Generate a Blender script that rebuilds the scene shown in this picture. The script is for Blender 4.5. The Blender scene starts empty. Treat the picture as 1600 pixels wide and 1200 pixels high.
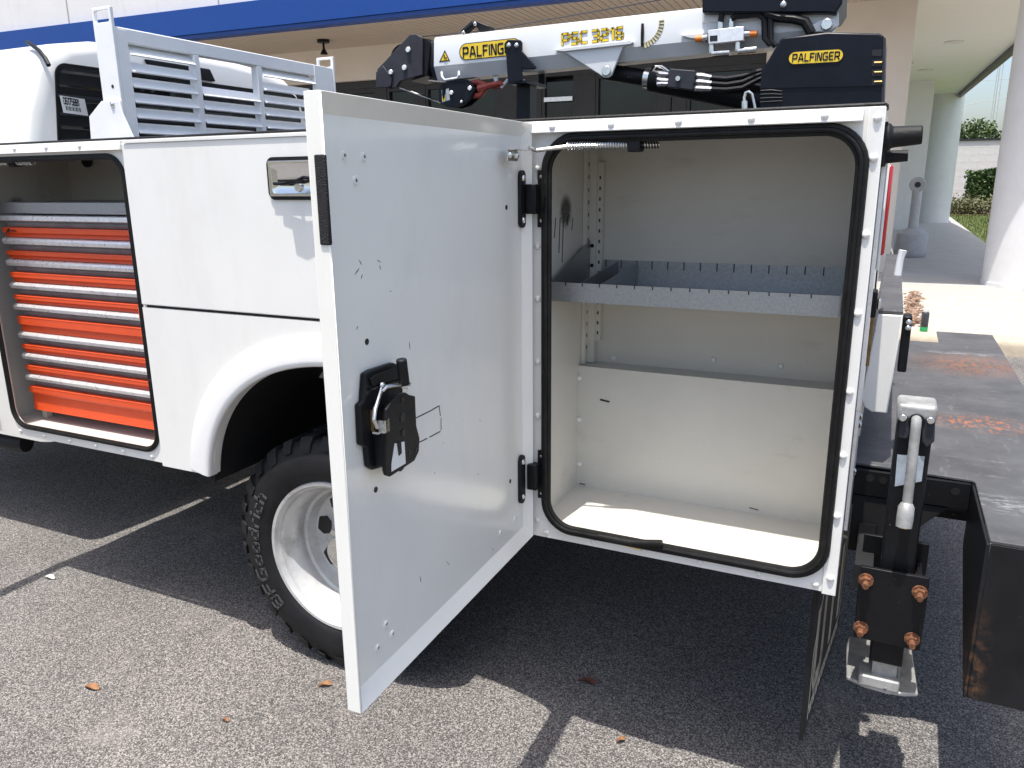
import bpy, bmesh, math, random
from mathutils import Vector, Matrix
R_ = math.radians
random.seed(7)
scn = bpy.context.scene
COL = scn.collection

# ------------------------------------------------------------------ camera, sky, sun, exposure
CAM = Vector((0.0, -1.75, 1.552)); FPX = 1222.26
YAW, PITCH, ROLL = R_(25.574), R_(14.532), R_(-0.559)
def cam_axes():
    f0 = Vector((-math.sin(YAW), math.cos(YAW), 0)); r0 = Vector((math.cos(YAW), math.sin(YAW), 0)); u0 = Vector((0, 0, 1))
    f = f0*math.cos(PITCH) - u0*math.sin(PITCH); u = u0*math.cos(PITCH) + f0*math.sin(PITCH)
    return r0*math.cos(ROLL) + u*math.sin(ROLL), u*math.cos(ROLL) - r0*math.sin(ROLL), f
CR, CU, CF = cam_axes()
cd = bpy.data.cameras.new('Camera'); cam = bpy.data.objects.new('Camera', cd); COL.objects.link(cam)
cd.sensor_width = 36.0; cd.lens = FPX/1600*36.0; cd.clip_start = 0.05; cd.clip_end = 600
cam.matrix_world = Matrix(((CR.x, CU.x, -CF.x, CAM.x), (CR.y, CU.y, -CF.y, CAM.y), (CR.z, CU.z, -CF.z, CAM.z), (0, 0, 0, 1)))
scn.camera = cam
SUN_EL = R_(77.0)
world = bpy.data.worlds.new('World'); scn.world = world; world.use_nodes = True
wn = world.node_tree; bg = wn.nodes['Background']
sky = wn.nodes.new('ShaderNodeTexSky'); sky.sky_type = 'NISHITA'; sky.sun_disc = False
sky.sun_elevation = SUN_EL; sky.sun_rotation = math.pi; sky.air_density = 1.0; sky.dust_density = 3.2; sky.ozone_density = 1.0
wn.links.new(sky.outputs[0], bg.inputs[0]); bg.inputs[1].default_value = 0.15
sl = bpy.data.lights.new('Sun', 'SUN'); sl.energy = 3.8; sl.angle = R_(0.53); sl.color = (1.0, 0.955, 0.89)
sun = bpy.data.objects.new('Sun', sl); COL.objects.link(sun)
sun.rotation_euler = (Vector((0.030, math.cos(SUN_EL), -math.sin(SUN_EL)))).to_track_quat('-Z', 'Y').to_euler()
scn.view_settings.view_transform = 'Standard'; scn.view_settings.look = 'None'
scn.view_settings.exposure = 0.70; scn.view_settings.gamma = 1.0
scn.render.engine = 'CYCLES'
cy = scn.cycles; cy.max_bounces = 7; cy.diffuse_bounces = 4; cy.glossy_bounces = 3; cy.transmission_bounces = 2; cy.volume_bounces = 0; cy.caustics_reflective = False; cy.caustics_refractive = False

# surveying helpers: the place was measured from the photograph, on planes of known position
def ray(px, py): return CF + CR*((px-800)/FPX) - CU*((py-600)/FPX)
def PY(px, py, y=0.0):
    d = ray(px, py); return CAM + d*((y-CAM.y)/d.y)
def PX(px, py, x):
    d = ray(px, py); return CAM + d*((x-CAM.x)/d.x)
def PZ(px, py, z):
    d = ray(px, py); return CAM + d*((z-CAM.z)/d.z)

# ------------------------------------------------------------------ materials
MATS = {}
def nt(m): return m.node_tree.nodes, m.node_tree.links
def pmat(name, col, rough=0.5, metal=0.0, coat=0.0, spec=0.5, var=0.0, vscale=6.0, bump=0.0, bscale=80.0, rvar=0.0, col2=None):
    m = bpy.data.materials.new(name); m.use_nodes = True; N, L = nt(m); b = N['Principled BSDF']
    b.inputs['Base Color'].default_value = (*col, 1); b.inputs['Roughness'].default_value = rough
    b.inputs['Metallic'].default_value = metal; b.inputs['Coat Weight'].default_value = coat
    b.inputs['Coat Roughness'].default_value = 0.08; b.inputs['Specular IOR Level'].default_value = spec
    tc = N.new('ShaderNodeTexCoord')
    if var or rvar or col2:
        n = N.new('ShaderNodeTexNoise'); n.inputs['Scale'].default_value = vscale; n.inputs['Detail'].default_value = 4
        n.inputs['Roughness'].default_value = 0.65
        L.new(tc.outputs['Object'], n.inputs['Vector'])
        r = N.new('ShaderNodeValToRGB'); r.color_ramp.elements[0].position = 0.32; r.color_ramp.elements[1].position = 0.68
        c2 = col2 or tuple(min(1, c*(1+var)) for c in col); c1 = col if col2 else tuple(c*(1-var) for c in col)
        r.color_ramp.elements[0].color = (*c1, 1); r.color_ramp.elements[1].color = (*c2, 1)
        L.new(n.outputs['Fac'], r.inputs[0]); L.new(r.outputs[0], b.inputs['Base Color'])
        if rvar:
            mr = N.new('ShaderNodeMapRange'); mr.inputs[3].default_value = max(0.02, rough-rvar); mr.inputs[4].default_value = rough+rvar
            L.new(n.outputs['Fac'], mr.inputs[0]); L.new(mr.outputs[0], b.inputs['Roughness'])
    if bump:
        n2 = N.new('ShaderNodeTexNoise'); n2.inputs['Scale'].default_value = bscale; n2.inputs['Detail'].default_value = 2
        L.new(tc.outputs['Object'], n2.inputs['Vector'])
        bp = N.new('ShaderNodeBump'); bp.inputs['Strength'].default_value = bump; bp.inputs['Distance'].default_value = 0.004
        L.new(n2.outputs['Fac'], bp.inputs['Height']); L.new(bp.outputs[0], b.inputs['Normal'])
    MATS[name] = m; return m
def add_marks(m, amount=0.5, colour=(0.03, 0.03, 0.03), scale=9.0, seed=0.0, stretch=(1, 1, 1), thr=0.70, soft=0.02, spec_off=False):
    """worn marks with a shape of their own laid over the base colour"""
    N, L = nt(m); b = N['Principled BSDF']
    inp = b.inputs['Base Color']; src = inp.links[0].from_socket if inp.links else None
    tc = N.new('ShaderNodeTexCoord'); mp = N.new('ShaderNodeMapping'); mp.inputs['Scale'].default_value = stretch
    mp.inputs['Location'].default_value = (seed, seed*1.7, seed*0.6)
    L.new(tc.outputs['Object'], mp.inputs[0])
    n = N.new('ShaderNodeTexNoise'); n.inputs['Scale'].default_value = scale; n.inputs['Detail'].default_value = 5; n.inputs['Roughness'].default_value = 0.72
    L.new(mp.outputs[0], n.inputs['Vector'])
    mr = N.new('ShaderNodeMapRange'); mr.inputs[1].default_value = thr; mr.inputs[2].default_value = thr+soft
    mr.inputs[3].default_value = 0; mr.inputs[4].default_value = amount
    L.new(n.outputs['Fac'], mr.inputs[0])
    mx = N.new('ShaderNodeMix'); mx.data_type = 'RGBA'
    if src: L.new(src, mx.inputs[6])
    else: mx.inputs[6].default_value = inp.default_value
    mx.inputs[7].default_value = (*colour, 1)
    L.new(mr.outputs[0], mx.inputs[0]); L.new(mx.outputs[2], inp)
    return m
def add_spot(m, centre, radius, colour, amount=1.0, scale=(1, 1, 1), breakup=0.0, bscale=40.0, soft=0.35, bstretch=(1, 1, 1), thr=0.5, tw=.06):
    """a stain at one place (world coordinates), its outline broken up by noise"""
    N, L = nt(m); b = N['Principled BSDF']; inp = b.inputs['Base Color']; src = inp.links[0].from_socket if inp.links else None
    g = N.new('ShaderNodeNewGeometry')
    s = N.new('ShaderNodeVectorMath'); s.operation = 'SUBTRACT'; s.inputs[1].default_value = centre; L.new(g.outputs['Position'], s.inputs[0])
    k = N.new('ShaderNodeVectorMath'); k.operation = 'MULTIPLY'; k.inputs[1].default_value = scale; L.new(s.outputs[0], k.inputs[0])
    ln = N.new('ShaderNodeVectorMath'); ln.operation = 'LENGTH'; L.new(k.outputs[0], ln.inputs[0])
    mr = N.new('ShaderNodeMapRange'); mr.inputs[1].default_value = radius; mr.inputs[2].default_value = radius*(1-soft); mr.inputs[3].default_value = 0; mr.inputs[4].default_value = amount
    mr.interpolation_type = 'SMOOTHSTEP'
    L.new(ln.outputs['Value'], mr.inputs[0]); fac = mr.outputs[0]
    if breakup:
        mp = N.new('ShaderNodeMapping'); mp.inputs['Scale'].default_value = bstretch; L.new(g.outputs['Position'], mp.inputs[0])
        n = N.new('ShaderNodeTexNoise'); n.inputs['Scale'].default_value = bscale; n.inputs['Detail'].default_value = 4; n.inputs['Roughness'].default_value = 0.7
        L.new(mp.outputs[0], n.inputs['Vector'])
        m2 = N.new('ShaderNodeMapRange'); m2.inputs[1].default_value = thr-tw; m2.inputs[2].default_value = thr+tw; m2.inputs[3].default_value = 1-breakup; m2.inputs[4].default_value = 1
        L.new(n.outputs['Fac'], m2.inputs[0])
        mu = N.new('ShaderNodeMath'); mu.operation = 'MULTIPLY'; L.new(fac, mu.inputs[0]); L.new(m2.outputs[0], mu.inputs[1]); fac = mu.outputs[0]
    mx = N.new('ShaderNodeMix'); mx.data_type = 'RGBA'
    if src: L.new(src, mx.inputs[6])
    else: mx.inputs[6].default_value = inp.default_value
    mx.inputs[7].default_value = (*colour, 1); L.new(fac, mx.inputs[0]); L.new(mx.outputs[2], inp)
    return m

def add_wave(m, scale=3.0, dist=0.006, strength=0.22):
    """slow waviness of sheet metal under the fine grain"""
    N, L = nt(m); b = N['Principled BSDF']; inp = b.inputs['Normal']; src = inp.links[0].from_socket if inp.links else None
    tc = N.new('ShaderNodeTexCoord'); n = N.new('ShaderNodeTexNoise'); n.inputs['Scale'].default_value = scale; n.inputs['Detail'].default_value = 1
    L.new(tc.outputs['Object'], n.inputs['Vector']); bp = N.new('ShaderNodeBump'); bp.inputs['Strength'].default_value = strength; bp.inputs['Distance'].default_value = dist
    L.new(n.outputs['Fac'], bp.inputs['Height'])
    if src: L.new(src, bp.inputs['Normal'])
    L.new(bp.outputs[0], inp); L.new(bp.outputs[0], b.inputs['Coat Normal'])
WHITE = (0.81, 0.805, 0.77)
pmat('white_paint', WHITE, 0.28, coat=0.25, var=0.02, vscale=3, bump=0.05, bscale=160)
add_marks(MATS['white_paint'], 0.30, (0.35, 0.32, 0.27), 34, 2.0, thr=0.70, soft=0.05)
add_marks(MATS['white_paint'], 0.22, (0.58, 0.54, 0.47), 3.0, 6.0, stretch=(1.6, 1, .5), thr=0.50, soft=0.25)
pmat('door_paint', (.87, .86, .80), 0.22, coat=0.45, var=0.015, vscale=4, bump=0.04, bscale=220)
add_marks(MATS['door_paint'], 0.55, (0.06, 0.06, 0.06), 22, 5.0, stretch=(1, 1.6, 0.7), thr=0.735, soft=0.02)
add_marks(MATS['door_paint'], 0.35, (0.45, 0.43, 0.39), 60, 1.0, thr=0.68, soft=0.05)
add_marks(MATS['door_paint'], 0.12, (0.52, 0.49, 0.43), 4.5, 9.0, stretch=(1, 1.4, .6), thr=0.52, soft=0.2)
add_marks(MATS['door_paint'], 0.6, (0.10, 0.10, 0.10), 120, 3.0, stretch=(1, .35, 1), thr=0.735, soft=0.03)
pmat('shaded_liner_paint', (0.63, 0.61, 0.55), 0.36, coat=0.15, var=0.03, vscale=5, bump=0.08, bscale=200)  # same white as the body, darkened to put the compartment's shade into the colour
add_marks(MATS['shaded_liner_paint'], 0.5, (0.10, 0.09, 0.08), 16, 3.0, stretch=(0.8, 1, 1.5), thr=0.725, soft=0.02)
add_marks(MATS['shaded_liner_paint'], 0.40, (0.42, 0.36, 0.28), 7, 8.0, stretch=(0.6, 1, 1.6), thr=0.58, soft=0.16)
add_marks(MATS['shaded_liner_paint'], 0.55, (0.16, 0.14, 0.12), 75, 1.5, stretch=(.3, 1, 1.2), thr=0.69, soft=0.04)
for k_ in ('white_paint', 'door_paint', 'shaded_liner_paint'): add_wave(MATS[k_])
pmat('rack_paint', (0.84, 0.85, 0.85), 0.35, coat=0.1, var=0.03, vscale=9, bump=0.05, bscale=120)
add_marks(MATS['rack_paint'], 0.4, (0.3, 0.22, 0.15), 40, 4.0, thr=0.73, soft=0.03)
pmat('crane_white', (0.68, 0.70, 0.71), 0.3, coat=0.2, var=0.03, vscale=5)
add_marks(MATS['crane_white'], 0.5, (0.12, 0.10, 0.09), 20, 6.0, thr=0.74, soft=0.03)
pmat('flare_plastic', (0.80, 0.80, 0.79), 0.38, var=0.02, vscale=10, bump=0.06, bscale=300)
pmat('rubber', (0.009, 0.009, 0.010), 0.6, spec=0.3, var=0.3, vscale=40, bump=0.25, bscale=120)
pmat('seal_rubber', (0.010, 0.010, 0.010), 0.5, spec=0.22, var=0.4, vscale=25, bump=0.2, bscale=150)
add_marks(MATS['seal_rubber'], 0.6, (0.22, 0.19, 0.15), 30, 2.2, thr=0.66, soft=0.08)
pmat('tyre_rubber', (0.009, 0.009, 0.010), 0.6, spec=0.3, var=0.35, vscale=12, bump=0.2, bscale=90)
pmat('black_plastic', (0.009, 0.0095, 0.011), 0.42, spec=0.25, var=0.25, vscale=20, bump=0.12, bscale=260)
pmat('black_paint', (0.007, 0.0075, 0.009), 0.42, spec=0.22, var=0.3, vscale=8, bump=0.08, bscale=120)
add_marks(MATS['black_paint'], 0.6, (0.30, 0.32, 0.34), 46, 3.3, thr=0.675, soft=0.04)
add_marks(MATS['black_paint'], 0.5, (0.20, 0.21, 0.22), 260, 1.3, thr=0.66, soft=0.05)
pmat('crane_black', (0.005, 0.007, 0.013), 0.36, spec=0.22, var=0.3, vscale=8, bump=0.12, bscale=50)
pmat('crane_grey', (0.035, 0.037, 0.045), 0.5, spec=0.22, var=0.15, vscale=20)
pmat('chassis_black', (0.010, 0.010, 0.011), 0.7, var=0.4, vscale=6)
pmat('fuzzy_black', (0.014, 0.014, 0.016), 0.9, var=0.6, vscale=160, bump=0.9, bscale=420)
pmat('glass_dark', (0.006, 0.007, 0.008), 0.04, spec=0.5)
pmat('store_glass', (0.010, 0.014, 0.013), 0.03, spec=0.4, var=0.5, vscale=0.8)
pmat('store_frame', (0.020, 0.017, 0.016), 0.4, var=0.2)
pmat('galvanized', (0.36, 0.375, 0.385), 0.42, metal=0.8, var=0.14, vscale=150, rvar=0.1)
pmat('zinc', (0.72, 0.72, 0.70), 0.25, metal=1.0, var=0.15, vscale=60, rvar=0.08)
pmat('aluminium', (0.86, 0.86, 0.86), 0.30, metal=0.55, var=0.10, vscale=50, rvar=0.1)
pmat('wheel_silver', (0.58, 0.58, 0.57), 0.38, metal=0.35, var=0.12, vscale=14, rvar=0.12, bump=0.05, bscale=150)
add_marks(MATS['wheel_silver'], 0.6, (0.12, 0.11, 0.10), 50, 2.0, thr=0.66, soft=0.07)
add_marks(MATS['wheel_silver'], 0.45, (0.16, 0.14, 0.12), 9, 5.0, thr=0.54, soft=0.2)
pmat('pad_silver', (0.40, 0.40, 0.385), 0.5, metal=0.5, var=0.3, vscale=18, rvar=0.1, bump=0.15, bscale=80)
pmat('drawer_red', (0.74, 0.085, 0.020), 0.42, coat=0.1, var=0.05, vscale=12)
pmat('drawer_grey', (0.24, 0.24, 0.245), 0.5, var=0.2, vscale=14)
pmat('hook_red', (0.30, 0.05, 0.035), 0.5, var=0.2, vscale=30)
pmat('decal_yellow', (0.80, 0.56, 0.03), 0.35, var=0.05, vscale=20)
pmat('gauge_pale', (0.72, 0.66, 0.42), 0.5)
pmat('polished_steel', (0.78, 0.78, 0.77), 0.13, metal=1.0, bump=0.03, bscale=40)
pmat('old_brass', (0.20, 0.13, 0.05), 0.45, metal=0.5, var=0.3, vscale=50)
pmat('letter_rubber', (0.06, 0.06, 0.062), 0.6)
pmat('decal_black', (0.012, 0.012, 0.012), 0.4)
pmat('decal_white', (0.80, 0.80, 0.78), 0.4)
pmat('decal_grey', (0.45, 0.43, 0.38), 0.45, var=0.2, vscale=40)
pmat('label_blue', (0.35, 0.40, 0.45), 0.4, var=0.2, vscale=40)
pmat('lamp_red', (0.50, 0.01, 0.015), 0.12, coat=0.6)
pmat('cap_orange', (0.85, 0.22, 0.03), 0.4)
pmat('rust', (0.055, 0.026, 0.016), 0.85, col2=(0.26, 0.10, 0.04), vscale=130, bump=0.6, bscale=160)
pmat('brass', (0.75, 0.52, 0.22), 0.35, metal=0.9, var=0.2, vscale=40)
pmat('bumper_black', (0.068, 0.069, 0.073), 0.62, var=0.25, vscale=7, bump=0.12, bscale=130)
pmat('bumper_face', (0.012, 0.0125, 0.014), 0.45, spec=0.22, var=0.3, vscale=6, bump=0.1, bscale=60)
pmat('paper', (0.82, 0.82, 0.80), 0.6)
pmat('building_white', (0.74, 0.73, 0.72), 0.85, var=0.03, vscale=2, bump=0.15, bscale=120)
add_marks(MATS['building_white'], .25, (.45, .42, .38), 2.2, 3.0, stretch=(2.5, 2.5, .25), thr=.55, soft=.2)
pmat('building_blue', (0.003, 0.050, 0.26), 0.35, var=0.05)
pmat('building_beige', (0.68, 0.62, 0.55), 0.8, var=0.04, vscale=2, bump=0.1, bscale=100)
pmat('soffit_beige', (0.47, 0.40, 0.34), 0.75, var=0.03, vscale=3)
pmat('soffit_white', (0.78, 0.77, 0.72), 0.8, var=0.02)
pmat('column_white', (0.72, 0.72, 0.72), 0.8, var=0.04, vscale=3, bump=0.2, bscale=150)
pmat('concrete', (0.42, 0.385, 0.335), 0.9, var=0.12, vscale=9, bump=0.5, bscale=180)
add_marks(MATS['concrete'], 0.5, (0.25, 0.23, 0.2), 90, 1.0, thr=0.66, soft=0.1)
pmat('concrete_walk', (0.40, 0.39, 0.37), 0.9, var=0.08, vscale=4, bump=0.3, bscale=150)
pmat('concrete_kerb', (0.43, 0.37, 0.28), 0.9, var=0.15, vscale=7, bump=0.6, bscale=120)
pmat('receptacle_grey', (0.40, 0.41, 0.43), 0.55, var=0.1, vscale=8)
pmat('can_label', (0.05, 0.05, 0.055), 0.4, var=0.4, vscale=60)
pmat('can_green', (0.02, 0.33, 0.09), 0.4)
pmat('block_white', (0.66, 0.65, 0.62), 0.9, var=0.05, vscale=3)
pmat('lawn', (0.08, 0.115, 0.03), 0.9, col2=(0.13, 0.155, 0.045), vscale=5)
pmat('mulch', (0.11, 0.055, 0.035), 0.95, var=0.5, vscale=30, bump=1.0, bscale=60)
pmat('hedge_leaf', (0.035, 0.075, 0.018), 0.5, col2=(0.07, 0.13, 0.03), vscale=6)
pmat('shrub_leaf', (0.09, 0.10, 0.04), 0.6, col2=(0.15, 0.15, 0.07), vscale=6)
pmat('tree_leaf', (0.035, 0.065, 0.02), 0.6, col2=(0.08, 0.12, 0.03), vscale=1.5)
pmat('bark', (0.12, 0.09, 0.06), 0.9, var=0.3, vscale=8)
pmat('dry_leaf', (0.20, 0.085, 0.035), 0.8, col2=(0.34, 0.18, 0.08), vscale=60)
pmat('dark_leaf', (0.10, 0.03, 0.02), 0.7, var=0.3, vscale=60)
pmat('husk_brown', (0.22, 0.13, 0.085), 0.9, col2=(0.36, 0.25, 0.18), vscale=40)
pmat('tower_grey', (0.45, 0.46, 0.47), 0.6)
pmat('tape_white', (0.7, 0.68, 0.62), 0.7, var=0.1)

# asphalt: pale stones set in dark binder
m = bpy.data.materials.new('asphalt'); m.use_nodes = True; N, L = nt(m); b = N['Principled BSDF']; b.inputs['Roughness'].default_value = 0.88
tc = N.new('ShaderNodeTexCoord')
v = N.new('ShaderNodeTexVoronoi'); v.inputs['Scale'].default_value = 280; L.new(tc.outputs['Object'], v.inputs['Vector'])
sep = N.new('ShaderNodeSeparateColor'); L.new(v.outputs['Color'], sep.inputs[0])
rp = N.new('ShaderNodeValToRGB'); cr = rp.color_ramp
cr.elements[0].position = 0.0; cr.elements[0].color = (0.050, 0.047, 0.046, 1); cr.elements[1].position = 1.0; cr.elements[1].color = (0.41, 0.38, 0.35, 1)
for p_, c_ in ((0.30, (0.095, 0.089, 0.085, 1)), (0.55, (0.165, 0.154, 0.146, 1)), (0.8, (0.27, 0.252, 0.236, 1))):
    e_ = cr.elements.new(p_); e_.color = c_
L.new(sep.outputs[0], rp.inputs[0])
ns = N.new('ShaderNodeTexNoise'); ns.inputs['Scale'].default_value = 1.3; ns.inputs['Detail'].default_value = 6; L.new(tc.outputs['Object'], ns.inputs['Vector'])
mr = N.new('ShaderNodeMapRange'); mr.inputs[1].default_value = 0.25; mr.inputs[2].default_value = 0.75; mr.inputs[3].default_value = 0.64; mr.inputs[4].default_value = 0.99
L.new(ns.outputs['Fac'], mr.inputs[0])
mx = N.new('ShaderNodeMix'); mx.data_type = 'RGBA'; mx.blend_type = 'MULTIPLY'; mx.inputs[0].default_value = 1.0
L.new(rp.outputs[0], mx.inputs[6]); L.new(mr.outputs[0], mx.inputs[7]); L.new(mx.outputs[2], b.inputs['Base Color'])
v2 = N.new('ShaderNodeTexVoronoi'); v2.inputs['Scale'].default_value = 280; L.new(tc.outputs['Object'], v2.inputs['Vector'])
bp = N.new('ShaderNodeBump'); bp.inputs['Strength'].default_value = 0.45; bp.inputs['Distance'].default_value = 0.003; bp.invert = True
L.new(v2.outputs['Distance'], bp.inputs['Height']); L.new(bp.outputs[0], b.inputs['Normal']); MATS['asphalt'] = m
add_marks(m, .45, (.035, .033, .033), 3.2, 11.0, thr=.60, soft=.16)          # old oil and damp patches
add_marks(m, .35, (.30, .275, .245), 2.1, 4.0, thr=.57, soft=.16)            # dusty patches

# ------------------------------------------------------------------ mesh kit
class MB:
    def __init__(s): s.v = []; s.f = []
    def add(s, vs, fs):
        o = len(s.v); s.v += [tuple(p) for p in vs]; s.f += [tuple(i+o for i in f) for f in fs]; return s
    def box(s, x0, x1, y0, y1, z0, z1):
        return s.add([(x0,y0,z0),(x1,y0,z0),(x1,y1,z0),(x0,y1,z0),(x0,y0,z1),(x1,y0,z1),(x1,y1,z1),(x0,y1,z1)],
                     [(0,3,2,1),(4,5,6,7),(0,1,5,4),(1,2,6,5),(2,3,7,6),(3,0,4,7)])
    def obox(s, c, ax, ay, az):
        """box round centre c with half-extent vectors ax, ay, az"""
        c = Vector(c); ax, ay, az = Vector(ax), Vector(ay), Vector(az)
        return s.add([c+ax*i+ay*j+az*k for i, j, k in ((-1,-1,-1),(1,-1,-1),(1,1,-1),(-1,1,-1),(-1,-1,1),(1,-1,1),(1,1,1),(-1,1,1))],
                     [(0,3,2,1),(4,5,6,7),(0,1,5,4),(1,2,6,5),(2,3,7,6),(3,0,4,7)])
    def prism(s, pts, off):
        """polygon pts (3-D) extruded by vector off"""
        n = len(pts); off = Vector(off); pts = [Vector(p) for p in pts]
        return s.add(pts + [p+off for p in pts], [tuple(range(n))[::-1], tuple(range(n, 2*n))] + [(i, (i+1) % n, n+(i+1) % n, n+i) for i in range(n)])
    def cyl(s, a, b, r, n=16, r2=None, cap=True):
        a, b = Vector(a), Vector(b); d = (b-a).normalized(); t = d.orthogonal().normalized(); w = d.cross(t); r2 = r if r2 is None else r2
        vs = [a+(t*math.cos(k*2*math.pi/n)+w*math.sin(k*2*math.pi/n))*r for k in range(n)] + [b+(t*math.cos(k*2*math.pi/n)+w*math.sin(k*2*math.pi/n))*r2 for k in range(n)]
        fs = [(k, (k+1) % n, n+(k+1) % n, n+k) for k in range(n)]
        if cap: fs += [tuple(range(n))[::-1], tuple(range(n, 2*n))]
        return s.add(vs, fs)
    def tube(s, pts, r, n=10, closed=False, cap=True):
        pts = [Vector(p) for p in pts]; m_ = len(pts); rings = []; t = None
        for i in range(m_):
            a = pts[i-1] if (i or closed) else pts[0]; c = pts[(i+1) % m_] if (i < m_-1 or closed) else pts[-1]
            d = (c-a).normalized()
            t = d.orthogonal().normalized() if t is None else (t - d*t.dot(d)).normalized()
            w = d.cross(t); rr = r[i] if isinstance(r, (list, tuple)) else r
            rings.append([pts[i]+(t*math.cos(k*2*math.pi/n)+w*math.sin(k*2*math.pi/n))*rr for k in range(n)])
        vs = [p for q in rings for p in q]; fs = []
        for i in range(m_ if closed else m_-1):
            j = (i+1) % m_
            for k in range(n): fs.append((i*n+k, i*n+(k+1) % n, j*n+(k+1) % n, j*n+k))
        if cap and not closed: fs += [tuple(range(n))[::-1], tuple(range((m_-1)*n, m_*n))]
        return s.add(vs, fs)
    def lathe(s, prof, origin, axis, up, n=48, closed=False):
        """prof: (radius, offset along axis)"""
        o = Vector(origin); A = Vector(axis).normalized(); U = Vector(up).normalized(); W = A.cross(U); vs = []; m_ = len(prof)
        for k in range(n):
            c, q = math.cos(2*math.pi*k/n), math.sin(2*math.pi*k/n)
            for r, h in prof: vs.append(o + A*h + (U*c+W*q)*r)
        fs = []
        for k in range(n):
            k2 = (k+1) % n
            for i in range(m_ if closed else m_-1):
                j = (i+1) % m_; fs.append((k*m_+i, k*m_+j, k2*m_+j, k2*m_+i))
        return s.add(vs, fs)
    def dome(s, c, nrm, r, h, n=10):
        c = Vector(c); d = Vector(nrm).normalized(); t = d.orthogonal().normalized(); w = d.cross(t); vs = []; R3 = ((1, 0), (0.85, 0.55), (0.5, 0.87))
        for rr, hh in R3:
            for k in range(n): vs.append(c + (t*math.cos(2*math.pi*k/n)+w*math.sin(2*math.pi*k/n))*r*rr + d*h*hh)
        vs.append(c+d*h); fs = []
        for i in range(2):
            for k in range(n): fs.append((i*n+k, i*n+(k+1) % n, (i+1)*n+(k+1) % n, (i+1)*n+k))
        for k in range(n): fs.append((2*n+k, 2*n+(k+1) % n, 3*n))
        return s.add(vs, fs)
def mesh(name, mb, mat, bevel=0.0, smooth=True, ang=38, seg=2, recalc=True):
    me = bpy.data.meshes.new(name); me.from_pydata([tuple(p) for p in mb.v], [], mb.f); me.update()
    if recalc:
        bm = bmesh.new(); bm.from_mesh(me); bmesh.ops.recalc_face_normals(bm, faces=bm.faces); bm.to_mesh(me); bm.free()
    me.materials.append(MATS[mat])
    if smooth:
        for p in me.polygons: p.use_smooth = True
        me.set_sharp_from_angle(angle=R_(ang))
    return me
def O(name, mb, mat, parent=None, bevel=0.0, smooth=True, ang=38, seg=2, recalc=True, label=None):
    me = mb if isinstance(mb, bpy.types.Mesh) else mesh(name, mb, mat, bevel, smooth, ang, seg, recalc)
    o = bpy.data.objects.new(name, me); COL.objects.link(o)
    if parent: o.parent = parent
    if bevel:
        bv = o.modifiers.new('Bevel', 'BEVEL'); bv.width = bevel; bv.segments = seg; bv.limit_method = 'ANGLE'; bv.angle_limit = R_(40); bv.harden_normals = False
    if label: o['label'] = label
    return o
def tag(o, label, cat, group=None):
    o['label'] = label; o['category'] = cat
    if group: o['group'] = group
    return o
def thing(name, label, cat, loc=(0, 0, 0), group=None):
    o = bpy.data.objects.new(name, None); COL.objects.link(o); o.location = loc; o.empty_display_size = 0.1
    return tag(o, label, cat, group)
def setting(name, mb, mat, kind='structure', **k):
    o = O(name, mb, mat, **k); o['kind'] = kind; return o
def rrect(x0, x1, z0, z1, r, n=8):
    """rounded rectangle, counter-clockwise from the right-bottom corner; returns (x, z, corner index, fraction)"""
    out = []
    for ci, (cx, cz, a0) in enumerate(((x1-r, z0+r, -90), (x1-r, z1-r, 0), (x0+r, z1-r, 90), (x0+r, z0+r, 180))):
        for k in range(n+1):
            a = R_(a0+90*k/n); out.append((cx+r*math.cos(a), cz+r*math.sin(a), ci, k/n))
    return out
def plate_hole(mb, X0, X1, Z0, Z1, x0, x1, z0, z1, r, f, depth):
    """flat plate with a rounded opening; f(x, z, d) maps to the world, d from 0 (front) to depth (back)"""
    inn = rrect(x0, x1, z0, z1, r)
    def outer(p):
        x, z, c, t = p
        if c == 0: return (x1-r+(X1-x1+r)*t*2, Z0) if t < .5 else (X1, Z0+(z0+r-Z0)*(t*2-1))
        if c == 1: return (X1, z1-r+(Z1-z1+r)*t*2) if t < .5 else (X1-(X1-x1+r)*(t*2-1), Z1)
        if c == 2: return (x0+r-(x0+r-X0)*t*2, Z1) if t < .5 else (X0, Z1-(Z1-z1+r)*(t*2-1))
        return (X0, z0+r-(z0+r-Z0)*t*2) if t < .5 else (X0+(x0+r-X0)*(t*2-1), Z0)
    out = [outer(p) for p in inn]; n = len(inn)
    vs = [f(p[0], p[1], 0) for p in inn] + [f(*q, 0) for q in out] + [f(p[0], p[1], depth) for p in inn] + [f(*q, depth) for q in out]
    fs = []
    for i in range(n):
        j = (i+1) % n
        fs += [(i, j, n+j, n+i), (2*n+i, 3*n+i, 3*n+j, 2*n+j), (i, 2*n+i, 2*n+j, j), (n+i, n+j, 3*n+j, 3*n+i)]
    return mb.add(vs, fs)
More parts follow.
